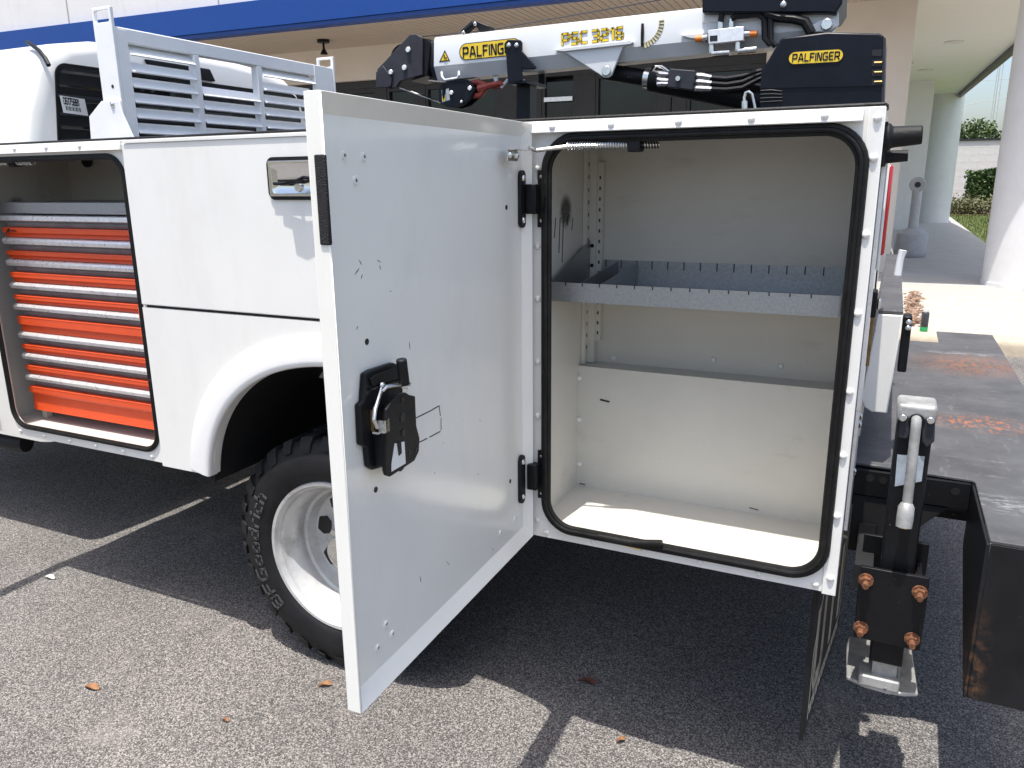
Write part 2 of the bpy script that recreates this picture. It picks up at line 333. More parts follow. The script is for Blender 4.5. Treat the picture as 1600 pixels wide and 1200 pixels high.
GLYPH = {
 'P': (.9, [[(0,0),(0,1),(.75,1),(.9,.86),(.9,.54),(.75,.4),(.05,.4)]]), 'A': (1.0, [[(0,0),(.36,1),(.62,1),(1,0)], [(.2,.3),(.8,.3)]]),
 'L': (.75, [[(0,1),(0,0),(.75,0)]]), 'F': (.75, [[(0,0),(0,1),(.78,1)], [(0,.5),(.66,.5)]]), 'I': (.0, [[(0,0),(0,1)]]),
 'N': (.85, [[(0,0),(0,1),(.15,1),(.7,0),(.85,0),(.85,1)]]), 'G': (.9, [[(.88,1),(.16,1),(0,.84),(0,.16),(.16,0),(.88,0),(.88,.48),(.5,.48)]]),
 'E': (.8, [[(.8,1),(.14,1),(0,.86),(0,.14),(.14,0),(.8,0)], [(0,.5),(.7,.5)]]), 'R': (.9, [[(0,0),(0,1),(.75,1),(.9,.86),(.9,.54),(.75,.4),(.05,.4)], [(.5,.4),(.92,0)]]),
 'S': (.85, [[(.85,1),(.15,1),(0,.87),(0,.62),(.14,.5),(.7,.5),(.85,.37),(.85,.13),(.7,0),(0,0)]]), 'C': (.82, [[(.82,1),(.16,1),(0,.84),(0,.16),(.16,0),(.82,0)]]),
 '3': (.82, [[(0,1),(.68,1),(.82,.87),(.82,.13),(.68,0),(0,0)], [(.2,.5),(.8,.5)]]), '2': (.82, [[(0,1),(.68,1),(.82,.87),(.82,.62),(.68,.5),(.14,.5),(0,.37),(0,0),(.84,0)]]),
 '1': (.3, [[(0,.85),(.2,1),(.3,1),(.3,0)]]), '6': (.84, [[(.8,1),(.16,1),(0,.85),(0,.14),(.15,0),(.7,0),(.84,.14),(.84,.4),(.7,.53),(.05,.53)]]),
 '7': (.8, [[(0,1),(.8,1),(.3,0)]]), '5': (.82, [[(.8,1),(0,1),(0,.55),(.68,.55),(.82,.42),(.82,.13),(.68,0),(0,0)]]),
 '8': (.82, [[(.14,.5),(0,.63),(0,.87),(.14,1),(.68,1),(.82,.87),(.82,.63),(.68,.5),(.14,.5),(0,.37),(0,.13),(.14,0),(.68,0),(.82,.13),(.82,.37),(.68,.5)]]),
 '0': (.82, [[(.14,0),(0,.14),(0,.86),(.14,1),(.68,1),(.82,.86),(.82,.14),(.68,0),(.14,0)]]),
 'T': (.9, [[(0,1),(.9,1)], [(.45,1),(.45,0)]]), 'U': (.82, [[(0,1),(0,.14),(.14,0),(.68,0),(.82,.14),(.82,1)]]),
 'O': (.9, [[(.16,0),(0,.16),(0,.84),(.16,1),(.74,1),(.9,.84),(.9,.16),(.74,0),(.16,0)]]), 'B': (.85, [[(0,0),(0,1),(.7,1),(.82,.88),(.82,.62),(.7,.52),(0,.52)], [(.7,.52),(.85,.38),(.85,.14),(.7,0),(0,0)]]),
 'D': (.88, [[(0,0),(0,1),(.7,1),(.88,.82),(.88,.18),(.7,0),(0,0)]]), 'H': (.85, [[(0,0),(0,1)], [(.85,0),(.85,1)], [(0,.5),(.85,.5)]]),
 'd': (.7, [[(.7,1),(.7,0),(.12,0),(0,.12),(0,.5),(.12,.62),(.7,.62)]]), 'o': (.7, [[(.12,0),(0,.12),(0,.5),(.12,.62),(.58,.62),(.7,.5),(.7,.12),(.58,0),(.12,0)]]),
 'r': (.5, [[(0,0),(0,.62)], [(0,.45),(.15,.62),(.5,.62)]]), 'i': (.0, [[(0,0),(0,.62)], [(0,.85),(0,1)]]), 'c': (.6, [[(.6,.62),(.12,.62),(0,.5),(0,.12),(.12,0),(.6,0)]]),
 'h': (.65, [[(0,0),(0,1)], [(0,.5),(.15,.62),(.5,.62),(.65,.48),(.65,0)]]), ' ': (.45, [])}
def strokes(mb, chars, f, w=0.2, gap=0.32, depth=1.0, outline=False):
    """lettering: every stroke a small raised bar. f(u, v, d) maps; letters are 1 high"""
    x = 0.0; h = w/2
    for c in chars:
        gw, pl = GLYPH[c]
        for line in pl:
            for (a, b_) in zip(line, line[1:]):
                ax, ay, bx, by = x+a[0]*.8, a[1], x+b_[0]*.8, b_[1]; l = math.hypot(bx-ax, by-ay) or 1; dx, dy = (bx-ax)/l, (by-ay)/l
                q = [(ax-dx*h*.55+dy*h, ay-dy*h*.55-dx*h), (bx+dx*h*.55+dy*h, by+dy*h*.55-dx*h), (bx+dx*h*.55-dy*h, by+dy*h*.55+dx*h), (ax-dx*h*.55-dy*h, ay-dy*h*.55+dx*h)]
                vs = [f(u, v_, 0) for u, v_ in q] + [f(u, v_, depth) for u, v_ in q]
                mb.add(vs, [(0,1,2,3), (7,6,5,4), (0,4,5,1), (1,5,6,2), (2,6,7,3), (3,7,4,0)])
        x += gw*.8 + gap
    return x-gap
def text_width(chars, gap=0.32): return sum(GLYPH[c][0]*.8 + gap for c in chars)-gap

# ================================================================== THE SETTING
g = MB(); g.add([(-120, -60, 0), (120, -60, 0), (120, 6.3, 0), (-120, 6.3, 0)], [(0, 1, 2, 3)]); setting('asphalt_ground', g, 'asphalt')
g = MB(); g.add([(-150, 6.2, -0.02), (150, 6.2, -0.02), (150, 330, -0.02), (-150, 330, -0.02)], [(0, 1, 2, 3)]); setting('ground', g, 'lawn')
# kerb: rounded nose, in lengths
kerb = MB(); prof = [(6.27, -0.05), (6.285, 0.09), (6.30, 0.125), (6.34, 0.15), (6.45, 0.153), (6.45, -0.05)]
def kerb_len(x0, x1):
    q = MB(); q.prism([(x0, y, z) for y, z in prof], (x1-x0, 0, 0)); return q
kroot = setting('kerb', kerb_len(-40, -6.0), 'concrete_kerb')
for i in range(8):
    x0 = -5.99+i*2.0; O('kerb_stone', kerb_len(x0, x0+1.99), 'concrete_kerb', kroot, bevel=0.006)
# apron slabs in the sun and the covered walk behind them
def slabs(name, mat, xs, ys, z, base):
    root = setting(name, MB().box(xs[0], xs[-1], ys[0], ys[-1], -0.05, z-0.02), base)
    for a, b_ in zip(xs, xs[1:]):
        for c, d in zip(ys, ys[1:]):
            O('slab', MB().box(a+.005, b_-.005, c+.005, d-.005, z-0.04, z), mat, root, bevel=0.006)
    return root
slabs('sunlit_pavement', 'concrete', [-16, -12.5, -9, -6, -3, -0.9, 1.6, 4.1, 7], [6.455, 8.2, 10.15], 0.15, 'concrete_kerb')
slabs('covered_walkway', 'concrete_walk', [-14, -9, -4, -0.3, 1.9], [10.16, 11.9, 13.3, 15.0, 17.0, 19.3, 22, 25, 28, 32], 0.153, 'concrete_walk')

slabs('side_pavement', 'concrete', [1.91, 4.2, 7, 11, 16, 22, 30], [10.16, 12.4, 15, 18.2], 0.12, 'concrete_kerb')

# ================================================================== THE BUILDING
ROT = R_(2.0)
bld = thing('storefront_building', 'white and blue fronted building with beige soffit and dark glass behind the truck', 'building', (0, 9.45, 0))
bld.rotation_euler = (0, 0, ROT)
def BL(p):   # world -> building coordinates
    p = Vector(p) - Vector((0, 9.45, 0)); c, s_ = math.cos(-ROT), math.sin(-ROT); return Vector((p.x*c-p.y*s_, p.x*s_+p.y*c, p.z))
ZS = 4.0; UR = 2.35
O('fascia_wall', MB().box(-30, UR, 0.02, 0.5, ZS+0.46, 9.0), 'building_white', bld, label='white stucco wall above the blue band')
for u in (-14.2, -10.6, -7.0, -3.4): O('wall_joint', MB().box(u-.012, u+.012, .012, .03, ZS+.47, 8.9), 'concrete_walk', bld)
O('blue_band', MB().box(-30, UR+.02, -0.05, 0.25, ZS+0.05, ZS+0.455), 'building_blue', bld, label='glossy blue band along the canopy edge')
O('drip_edge', MB().box(-30, UR+.01, -0.02, 0.22, ZS-0.01, ZS+0.045), 'building_blue', bld)
plank = mesh('soffit_plank', MB().box(-0.0525, 0.0525, 0.23, 2.05, ZS, ZS+0.03), 'soffit_beige')
for i in range(118):
    o = O('soffit_plank', plank, None, bld); o.location = (-13.95+i*0.119, 0, 0)
O('soffit_backing', MB().box(-30, 0.12, 0.23, 2.05, ZS+0.029, ZS+0.06), 'store_frame', bld)
O('header_wall', MB().box(-30, -1.9, 2.06, 2.4, 3.42, ZS+.3), 'building_beige', bld)
O('pier', MB().box(-1.9, 0.10, 2.06, 5.2, 0.1, ZS+.3), 'building_beige', bld, bevel=0.01, label='plain beige pier at the end of the shop front')
rpx = BL((.62, 24, 0)).x
O('rear_pier', MB().box(-0.3, rpx, 13.2, 15.5, 0.1, ZS+.3), 'building_white', bld, bevel=0.01)
O('side_wall', MB().box(-30, 0.02, 5.22, 30, 0.1, ZS+.6), 'building_white', bld)
# right-hand arcade ceiling
O('arcade_soffit', MB().box(0.13, UR-.32, 0.23, 24, ZS+0.005, ZS+0.08), 'soffit_white', bld)
O('arcade_fascia', MB().box(UR-.31, UR-.2, 0.24, 24.2, ZS-0.10, ZS+0.55), 'store_frame', bld)
for u, v_ in ((0.95, 6.6), (0.75, 10.8), (0.55, 13.6)):
    O('recessed_light', MB().cyl((u, v_, ZS-0.012), (u, v_, ZS+0.003), 0.17, 24), 'tape_white', bld)
for u, v_ in ((0.35, 9.2), (0.25, 12.3)):
    q = MB().cyl((u, v_, ZS-0.09), (u, v_, ZS+0.003), 0.012, 8); q.cyl((u, v_, ZS-0.03), (u, v_, ZS), 0.05, 12); q.cyl((u, v_, ZS-0.10), (u, v_, ZS-0.092), 0.035, 12)
    O('sprinkler_head', q, 'zinc', bld)
hf = BL(PZ(505, 62, ZS)); q = MB().cyl((-7.9, 1.2, ZS-0.16), (-7.9, 1.2, ZS), 0.02, 8); q.cyl((-7.9, 1.2, ZS-0.05), (-7.9, 1.2, ZS), 0.11, 14); q.cyl((-7.9, 1.2, ZS-0.24), (-7.9, 1.2, ZS-.16), 0.07, 14, r2=0.03)
O('hanging_fitting', q, 'black_plastic', bld).location = (hf.x+7.9, hf.y-1.2, 0)
# round columns
def column(u, v_, r, z1):
    q = MB().cyl((u, v_, 0.14), (u, v_, z1), r, 56); q.cyl((u, v_, 0.14), (u, v_, 0.20), r+.012, 56); return q
c1 = BL((1.66, 10.55, 0)); c2 = BL((1.14, 27.2, 0))
O('column', column(c1.x, c1.y, 0.49, ZS+.01), 'column_white', bld, ang=25, label='thick round white column at the right edge, half in sun')
O('column', column(c2.x, c2.y, 0.50, ZS+.01), 'column_white', bld, ang=25, label='round white column standing in shade down the walkway')
# shop front: frames, posts, panes
V0 = 2.2
O('shop_front_plinth', MB().box(-30, -1.9, V0-.02, V0+.3, 0.1, 0.42), 'store_frame', bld)
O('shop_front_head', MB().box(-30, -1.9, V0-.02, V0+.25, 3.28, 3.43), 'store_frame', bld)
def ux(px): return BL(PY(px, 140, 11.75)).x
panes = [(-14.5, ux(510)-1.2), (ux(510)-1.1, ux(510)), (ux(518), ux(553)), (ux(560), ux(606)), (ux(622), ux(668)), (ux(680), ux(790)), (ux(938), ux(1032)), (ux(1078), ux(1190))]
post_edges = []
for a, b_ in panes:
    O('window_pane', MB().box(a, b_, V0+.06, V0+.075, 0.42, 3.28), 'store_glass', bld)
    fr = MB(); fr.box(a, a+.05, V0, V0+.12, .42, 3.28); fr.box(b_-.05, b_, V0, V0+.12, .42, 3.28); fr.box(a+.05, b_-.05, V0, V0+.12, .42, .5); fr.box(a+.05, b_-.05, V0, V0+.12, 3.2, 3.28); fr.box(a+.05, b_-.05, V0, V0+.12, 2.2, 2.26)
    O('window_frame', fr, 'store_frame', bld)
da, db = ux(856), ux(909)
dr = O('glass_door', MB().box(da+.06, db-.06, V0+.05, V0+.07, .3, 3.2), 'store_glass', bld)
fr = MB(); fr.box(da, da+.06, V0, V0+.12, .12, 3.28); fr.box(db-.06, db, V0, V0+.12, .12, 3.28); fr.box(da+.06, db-.06, V0, V0+.12, .12, .3); O('door_frame', fr, 'store_frame', dr)
zb = BL(PY(882, 157, 11.75)).z; O('push_bar', MB().box(da+.06, db-.06, V0-.05, V0-.02, zb-.04, zb+.03), 'aluminium', dr)
for a, b_ in ((ux(510), ux(518)), (ux(606), ux(622)), (ux(553), ux(560)), (ux(668), ux(680)), (ux(790), ux(826)), (ux(826)+.01, ux(856)), (ux(909), ux(938)), (ux(1032), ux(1054)), (ux(1054)+.01, ux(1078)), (ux(1190), -1.9)):
    O('cladding_panel', MB().box(a+.004, b_-.004, V0-.01, V0+.2, .42, 3.28), 'store_frame', bld)
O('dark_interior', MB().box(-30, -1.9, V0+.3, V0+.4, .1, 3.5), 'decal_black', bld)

# ================================================================== beyond: lawn, hedge, block wall, trees, tower
def leaf_cloud(n, inside, size, flat=0.0, rnd=None):
    rnd = rnd or random.Random(3); q = MB()
    for _ in range(n):
        c = inside(rnd); a = Vector((rnd.uniform(-1, 1), rnd.uniform(-1, 1), rnd.uniform(-1, 1))).normalized(); b2 = a.orthogonal().normalized()
        b2 = (Matrix.Rotation(rnd.uniform(0, 6.3), 3, a) @ b2); s_ = size*rnd.uniform(.6, 1.4); w = a.cross(b2)
        q.add([c-b2*s_, c+w*s_*.5, c+b2*s_, c-w*s_*.5], [(0, 1, 2, 3)])
    return q
wy = 52.0
wl = tag(O('boundary_wall', MB().box(0.5, 11, wy+.02, wy+.3, 0, 3.55), 'block_white'), 'pale concrete block wall beyond the hedge and lawn', 'wall')
blk = mesh('block', MB().box(-.396, .396, .02, .05, -.194, .194), 'block_white')
for r_ in range(9):
    for k in range(13):
        o = O('block', blk, None, wl); o.location = (0.9+k*.8+(r_ % 2)*.4, wy-.03, 0.2+r_*.395)
O('coping', MB().box(.4, 11.1, wy-.08, wy+.36, 3.56, 3.66), 'crane_grey', wl)
hx0, hx1, hy0, hy1, hz = 3.2, 8.5, 44.3, 45.9, 1.86
def inhedge(r): 
    f = r.random(); x, y, z = r.uniform(hx0, hx1), r.uniform(hy0, hy1), r.uniform(.2, hz)
    if f < .45: y = hy0 + abs(r.gauss(0, .06))
    elif f < .7: z = hz - abs(r.gauss(0, .06))
    return Vector((x+r.uniform(-.05, .05), y, z + .07*math.sin(x*3.1)))
hd = thing('clipped_hedge', 'dark green clipped hedge in front of the block wall', 'hedge', (5.8, 45, 0))
O('foliage', leaf_cloud(9000, inhedge, .10), 'hedge_leaf', hd, smooth=False, recalc=False).location = (-5.8, -45, 0)
O('stem_core', MB().box(hx0+.2-5.8, hx1-.2-5.8, -.5, .5, 0, hz-.25), 'bark', hd)
sh = thing('low_shrub', 'low grey green shrub at the foot of the hedge', 'shrub', (2.9, 37.5, 0))
O('foliage', leaf_cloud(2600, lambda r: Vector((r.gauss(0, .55), r.gauss(0, .35), abs(r.gauss(.32, .2)))), .06), 'shrub_leaf', sh, smooth=False, recalc=False)
O('stem', MB().cyl((0, 0, 0), (0, 0, .35), .04, 6), 'bark', sh)
g = MB(); g.add([(1.2, 36.5, .01), (12, 36.5, .01), (12, 51.9, .01), (1.2, 51.9, .01)], [(0, 1, 2, 3)]); setting('mulch_bed', g, 'mulch')
rg = random.Random(5); g = MB()
for _ in range(14000):
    x, y = rg.uniform(1.3, 6), rg.uniform(17, 36.6); h_ = rg.uniform(.03, .08); a = rg.uniform(0, 6.3); dx, dy = math.cos(a)*.012, math.sin(a)*.012
    g.add([(x-dx, y-dy, -.02), (x+dx, y+dy, -.02), (x+dy*3, y-dx*3, h_)], [(0, 1, 2)])
go = setting('grass', g, 'lawn', kind='stuff', smooth=False, recalc=False); go['label'] = 'short green lawn beside the walkway'
def tree(x, y, h, rx, seed, label):
    r = random.Random(seed); t = thing('tree', label, 'tree', (x, y, 0), 'trees beyond the block wall')
    q = MB().tube([(0, 0, 0), (.1, 0, h*.3), (-.1, .1, h*.6), (0, 0, h*.85)], [.28, .22, .14, .05], 8)
    for k in range(6):
        a = r.uniform(0, 6.3); q.tube([(0, 0, h*(.35+.06*k)), (math.cos(a)*rx*.4, math.sin(a)*rx*.4, h*(.5+.06*k)), (math.cos(a)*rx*.8, math.sin(a)*rx*.8, h*(.58+.06*k))], [.1, .07, .03], 6)
    O('trunk', q, 'bark', t)
    cl = [(r.uniform(-rx, rx)*.8, r.uniform(-rx, rx)*.8, h*r.uniform(.42, .93), r.uniform(.5, 1.0)*rx*.42) for _ in range(26)]
    def ins(q_):
        c = q_.choice(cl); d = Vector((q_.gauss(0, 1), q_.gauss(0, 1), q_.gauss(0, .7))).normalized(); return Vector(c[:3]) + d*c[3]*q_.uniform(.55, 1.05)
    O('crown', leaf_cloud(6500, ins, .17, rnd=r), 'tree_leaf', t, smooth=False, recalc=False)
tree(4.4, 70, 5.2, 2.4, 11, 'tallest dark tree above the block wall, beside the far column')
tree(7.6, 74, 4.2, 3.0, 12, 'middle rounded tree above the block wall')
tree(10.6, 72, 4.1, 3.0, 13, 'tree above the block wall nearest the thick column')
tw = PY(1550, 200, 150); q = MB(); s_ = .35
for dx, dy in ((-s_, -s_), (s_, -s_), (0, s_)): q.cyl((dx, dy, 0), (dx, dy, 30), .045, 6)
for k in range(30):
    z = k*1.0; pts = [(-s_, -s_, z), (s_, -s_, z+.5), (0, s_, z+1), (-s_, -s_, z+1)]
    for a, b_ in zip(pts, pts[1:]): q.cyl(a, b_, .025, 5, cap=False)
o = tag(O('radio_mast', q, 'tower_grey'), 'thin lattice mast rising into the sky beyond the trees', 'mast'); o.location = (tw.x, tw.y, 0)
for i, (ya, yb) in enumerate((((1510, 164), (1580, 152)), ((1510, 128), (1590, 122)))):
    a, b_ = PY(*ya, 90), PY(*yb, 90); d = (b_-a); pts = [a-d*2.5, a-d, a, b_, b_+d, b_+d*2.5]
    tag(O('power_line', MB().tube(pts, .022, 6), 'tower_grey'), ('lower' if i == 0 else 'upper')+' thin power line crossing the sky between the columns', 'power line', 'power lines in the sky')

# ================================================================== THE TRUCK
truck = thing('service_truck', 'white crane service truck with open side compartments, parked before the storefront', 'truck')
XF, XR, ZB, ZT, DC, WT = -3.045, -0.033, 0.641, 1.686, 0.46, 2.5
YC = 1.25
def fY(y0): return lambda x, z, d: (x, y0+d, z)
# ---- load-bearing shell: roofs, backs, floors (both sides)
sh_ = MB()
sh_.box(XF, XR, 0.002, DC, ZT-0.006, ZT); sh_.box(XF, XR, DC, DC+.006, 0.86, ZT-.002); sh_.box(XR-.006, XR, 0.013, DC-.001, ZB+.002, ZT-.007)
sh_.box(XF, XF+.006, 0.013, DC-.001, ZB+.002, ZT-.007)
body = O('service_body', sh_, 'white_paint', truck, label='white steel service body with compartments')
O('far_compartment_row', MB().box(XF, XR, WT-DC, WT, 0.66, ZT), 'white_paint', body); O('bed_floor', MB().box(XF+.01, XR-.002, DC+.008, WT-DC-.002, 0.86, 0.90), 'bumper_face', body); O('bed_side_lining', MB().box(XF+.01, XR-.002, WT-DC-.008, WT-DC-.002, .905, ZT-.02), 'bumper_face', body); O('far_top_lining', MB().box(XF, XR-.005, WT-DC+.01, WT-.01, ZT+.001, ZT+.004), 'seal_rubber', body)
tr = MB(); tr.tube([(XF, 0.006, ZT+.003), (XR-.002, 0.006, ZT+.003), (XR+.001, .02, ZT+.002), (XR+.001, .1, ZT+.002)], .0045, 6); tr.box(XF, XR-.005, .012, .43, ZT+.001, ZT+.004)
O('top_edge_trim', tr, 'seal_rubber', body)
# ---- rear compartment
HX0, HX1, HZ0, HZ1, HR = -0.742, -0.062, 0.674, 1.648, 0.075
q = MB(); plate_hole(q, -0.785, XR, ZB, ZT-.001, HX0, HX1, HZ0, HZ1, HR, fY(0.0), 0.012)
O('rear_face_plate', q, 'white_paint', body)
q = MB(); q.box(XR-.028, XR+.002, -.0035, 0, ZB-.004, ZT-.002); O('corner_strip', q, 'white_paint', body, bevel=.001)
q = MB(); q.prism([(-.782, -.0005, 1.684), (-.782, -.016, 1.682), (-.782, -.022, 1.659), (-.782, -.018, 1.6575), (-.782, -.0005, 1.667)], (.712, 0, 0)); O('drip_rail', q, 'white_paint', body, bevel=.001)
def seal(x0, x1, z0, z1, r, name='door_seal', k_=1.0):
    q = MB()
    for off, rad, y in ((.004, .0085, -.007), (-.009, .0075, -.004), (-.003, .006, -.012)):
        q.tube([(x, y*k_, z) for x, z, _, _ in rrect(x0-off*k_, x1+off*k_, z0-off*k_, z1+off*k_, r+off*.6, 9)], rad*k_, 8, closed=True)
    return O(name, q, 'seal_rubber', body)
seal(HX0, HX1, HZ0, HZ1, HR, k_=.88)
a_ = PY(935, 838, -.012); b_ = PY(985, 848, -.016); c_ = PY(1034, 849, -.02)
O('loose_seal_end', MB().tube([a_, b_, c_], [.008, .009, .009], 10), 'seal_rubber', body); O('tape_scrap', MB().obox(PY(985, 853, -.002), (.035, 0, -.003), (0, .0015, 0), (0, 0, .004)), 'brass', body)
rivet = mesh('rivet', MB().dome((0, 0, 0), (0, -1, 0), .0085, .006, 12), 'white_paint')
def put_rivets(pts, y=0.0, mat=None):
    for p in pts:
        o = O('rivet', rivet, None, body); o.location = (p[0], y, p[1])
put_rivets([(-.045, z) for z in (1.664, 1.589, 1.441, 1.281, 1.114, .971, .83, .679)], -.0035)
put_rivets([(-.765, z) for z in (1.582, 1.40, 1.272, 1.114, .972, .685)])
put_rivets([(x, .656) for x in (-.742, -.611, -.477, -.337, -.2, -.075)])
put_rivets([(x, 1.671) for x in (-.72, -.58, -.43, -.28, -.14)], -.019)
def liner(name, X0, X1, yb, yl, zl, z0, z1, mat='shaded_liner_paint'):
    q = MB(); t = .004
    q.box(X0, X1, .013, yl, z0-t, z0)                    # floor
    q.box(X0, X1, yl, yl+t, z0-t, zl)                    # lower back
    q.box(X0, X1, yl+t, yb, zl-t, zl)                    # ledge
    q.box(X0, X1, yb, yb+t, zl-t, z1)                    # upper back
    q.box(X0-t, X0, .013, yb+t, z0-t, z1); q.box(X1, X1+t, .013, yb+t, z0-t, z1); q.box(X0-t, X1+t, .013, yb+t, z1, z1+t)
    return O(name, q, mat, body)
LX0, LX1, LYL, LYB, LZ = -0.776, -0.040, 0.315, 0.392, 1.035
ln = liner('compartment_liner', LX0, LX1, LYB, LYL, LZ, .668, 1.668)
add_spot(MATS['shaded_liner_paint'], (LX0, PX(884, 330, LX0).y, PX(884, 330, LX0).z), .052, (.012, .012, .012), 1.0, (0.01, 1, 1), soft=.55, breakup=.35, bscale=60, thr=.42)
for px_, py0, py1 in ((868, 340, 372), (880, 345, 410), (875, 340, 395), (895, 340, 360), (888, 335, 352)):
    a_, b_ = PX(px_, py0, LX0), PX(px_-2, py1, LX0); O('paint_drip', MB().obox(((a_+b_)/2) + Vector((.0006, 0, 0)), (.0004, 0, 0), (0, .0018, 0), (b_-a_)/2), 'decal_black', body)
q = MB(); q.box(LX0+.001, LX0+.012, .335, .362, LZ+.002, 1.66); q.box(LX0+.001, LX0+.03, .362, .3905, LZ+.002, 1.66); up1 = O('shelf_upright', q, 'shaded_liner_paint', body)
q = MB(); x0 = PY(934, 450, .388).x; q.box(x0, x0+.016, .372, .391, 1.10, 1.60); O('shelf_upright', q, 'shaded_liner_paint', body)
q = MB()
for k in range(16): q.box(x0+.005, x0+.0095, .3715, .3725, 1.12+k*.029, 1.129+k*.029); q.box(LX0+.0118, LX0+.0126, .346, .352, 1.08+k*.034, 1.09+k*.034)
s_ = O('slot', q, 'decal_black', body); s_['kind'] = 'stuff'
put = [PY(1094, 640, LYL), PY(958, 560, LYB), PY(1115, 562, LYB), PY(1220, 572, LYB), PY(905, 590, LYL), PY(905, 655, LYL), PY(905, 725, LYL), PY(1300, 780, LYL)]
for p in put[1:]:
    o = O('rivet', rivet, None, body); o.location = (p.x, p.y-.001, p.z)
O('paint_chip', MB().obox(PY(945, 626, LYL)+Vector((0, -.0008, 0)), (.014, 0, -.002), (0, .0004, 0), (.001, 0, .0026)), 'decal_black', body)
O('paint_chip', MB().obox(PY(909, 756, LYL)+Vector((.005, -.01, .004)), (.009, 0, 0), (0, .003, 0), (0, 0, .0004)), 'decal_black', body)
O('paint_chip', MB().obox(PY(1178, 795, LYL)+Vector((0, -.0008, 0)), (.012, 0, -.0015), (0, .0004, 0), (.001, 0, .0012)), 'decal_black', body)
# grab strap on the right-hand wall
pts = [PX(1309, 648, -.043), PX(1298, 650, -.052), PX(1294, 662, -.060), PX(1297, 676, -.060), PX(1304, 688, -.052), PX(1310, 693, -.044)]
pts = [Vector((p.x, .05+.0*i, p.z)) for i, p in enumerate(pts)]
zt_ = PY(1300, 645, .05).z; zb_ = PY(1300, 692, .05).z
O('grab_strap', MB().tube([(-.043, .05, zt_), (-.058, .05, zt_-.004), (-.066, .05, zt_-.025), (-.063, .05, zt_-.05), (-.053, .05, zb_+.01), (-.042, .05, zb_)], .0055, 8), 'black_plastic', body)
# ---- middle section: horizontal door above, wheel panel below
MX0, MX1 = -2.143, -0.792
q = MB(); q.box(MX0, MX1, -.014, .01, 1.181, ZT-.012); mid = O('upper_side_door', q, 'white_paint', truck, bevel=.003, label='plain white upper side door with a recessed steel handle')
O('door_top_rail', MB().prism([(MX0+.012, -.0005, ZT-.002), (MX0+.012, -.018, ZT-.004), (MX0+.012, -.018, ZT-.0115), (MX0+.012, -.0005, ZT-.0115)], (MX1-MX0-.014, 0, 0)), 'white_paint', mid)
O('door_gap', MB().box(MX0+.012, MX1, -.003, .009, 1.1725, 1.181), 'chassis_black', mid)
ACX, ACZ, AIA, AIB, AOA, AOB = -1.35, .55, .565, .498, .668, .592
def sup(a, b, t, e=2.25):
    c, s = math.cos(t), math.sin(t); return (math.copysign(abs(c)**(2/e), c)*a, abs(s)**(2/e)*b)
def arch_z(x):
    u = min(1, abs(x-ACX)/AIA); return ACZ + AIB*(1-u**2.25)**(1/2.25) if u < 1 else 0
q = MB(); xs = [MX0+(MX1-MX0)*i/90 for i in range(91)]
vs = []; 
for x in xs:
    zl = max(.632 if x < ACX else .632, arch_z(x)+.004 if abs(x-ACX) < AIA else 0)
    vs += [(x, -.012, zl), (x, -.012, 1.172), (x, .010, zl), (x, .010, 1.172)]
fs = []
for i in range(90):
    a = i*4; b2 = a+4; fs += [(a, b2, b2+1, a+1), (a+2, a+3, b2+3, b2+2), (a, a+2, b2+2, b2), (a+1, b2+1, b2+3, a+3)]
fs += [(0, 1, 3, 2), (360, 362, 363, 361)]
q.add(vs, fs); fen = O('wheel_panel', q, 'white_paint', truck, ang=30)
q = MB(); prof = []
NT = 56; ring = 9
for i in range(NT+1):
    t = R_(172 - 164*i/NT)
    xi, zi = sup(AIA, AIB, t); xo, zo = sup(AOA, AOB, t)
    for k in range(ring):
        f = (0, .10, .3, .55, .8, .95, 1.0, .985, .96)[k]; yy = (-.012, -.022, -.029, -.033, -.035, -.034, -.028, -.018, .02)[k]
        x, z = xo+(xi-xo)*f, zo+(zi-zo)*f; q.v.append((min(ACX+x, -.797), yy, max(.622, ACZ+z)))
for i in range(NT):
    for k in range(ring-1): q.f.append((i*ring+k, (i+1)*ring+k, (i+1)*ring+k+1, i*ring+k+1))
q.f.append(tuple(range(ring))); O('fender_flare', q, 'flare_plastic', fen, ang=60)
q = MB(); n_ = 40
for i in range(n_+1):
    t = R_(180-180*i/n_); x, z = sup(AIA+.02, AIB+.02, t); q.v += [(min(ACX+x, -.80), .011, max(.60, ACZ+z)), (min(ACX+x, -.80), .80, max(.60, ACZ+z))]
for i in range(n_): q.f.append((2*i, 2*i+1, 2*i+3, 2*i+2))
O('wheel_well', q, 'chassis_black', fen)
# recessed paddle handle of the upper door
h0, h1, hz0_, hz1_ = PY(423, 246).x, -1.33, 1.508, 1.622
q = MB(); q.prism([(x, -.0145, z) for x, z, _, _ in rrect(h0, h1, hz0_, hz1_, .022)], (0, -.006, 0)); O('handle_gasket', q, 'seal_rubber', mid)
q = MB(); plate_hole(q, h0+.010, h1-.010, hz0_+.010, hz1_-.010, h0+.020, h1-.020, hz0_+.018, hz1_-.016, .012, fY(-.0265), .0050); O('handle_bezel', q, 'polished_steel', mid, bevel=.001)
dsh = MB(); i0 = rrect(h0+.020, h1-.020, hz0_+.018, hz1_-.016, .012); i1 = rrect(h0+.036, h1-.036, hz0_+.030, hz1_-.028, .008); n_ = len(i0)
dsh.v += [(p[0], -.0260, p[1]) for p in i0] + [(p[0], -.0212, p[1]) for p in i1]
dsh.f += [(i, (i+1) % n_, n_+(i+1) % n_, n_+i) for i in range(n_)] + [tuple(range(n_, 2*n_))]
O('handle_dish', dsh, 'polished_steel', mid, ang=50)
hz = PY(470, 284, -.03).z; hx = PY(462, 284, -.03).x
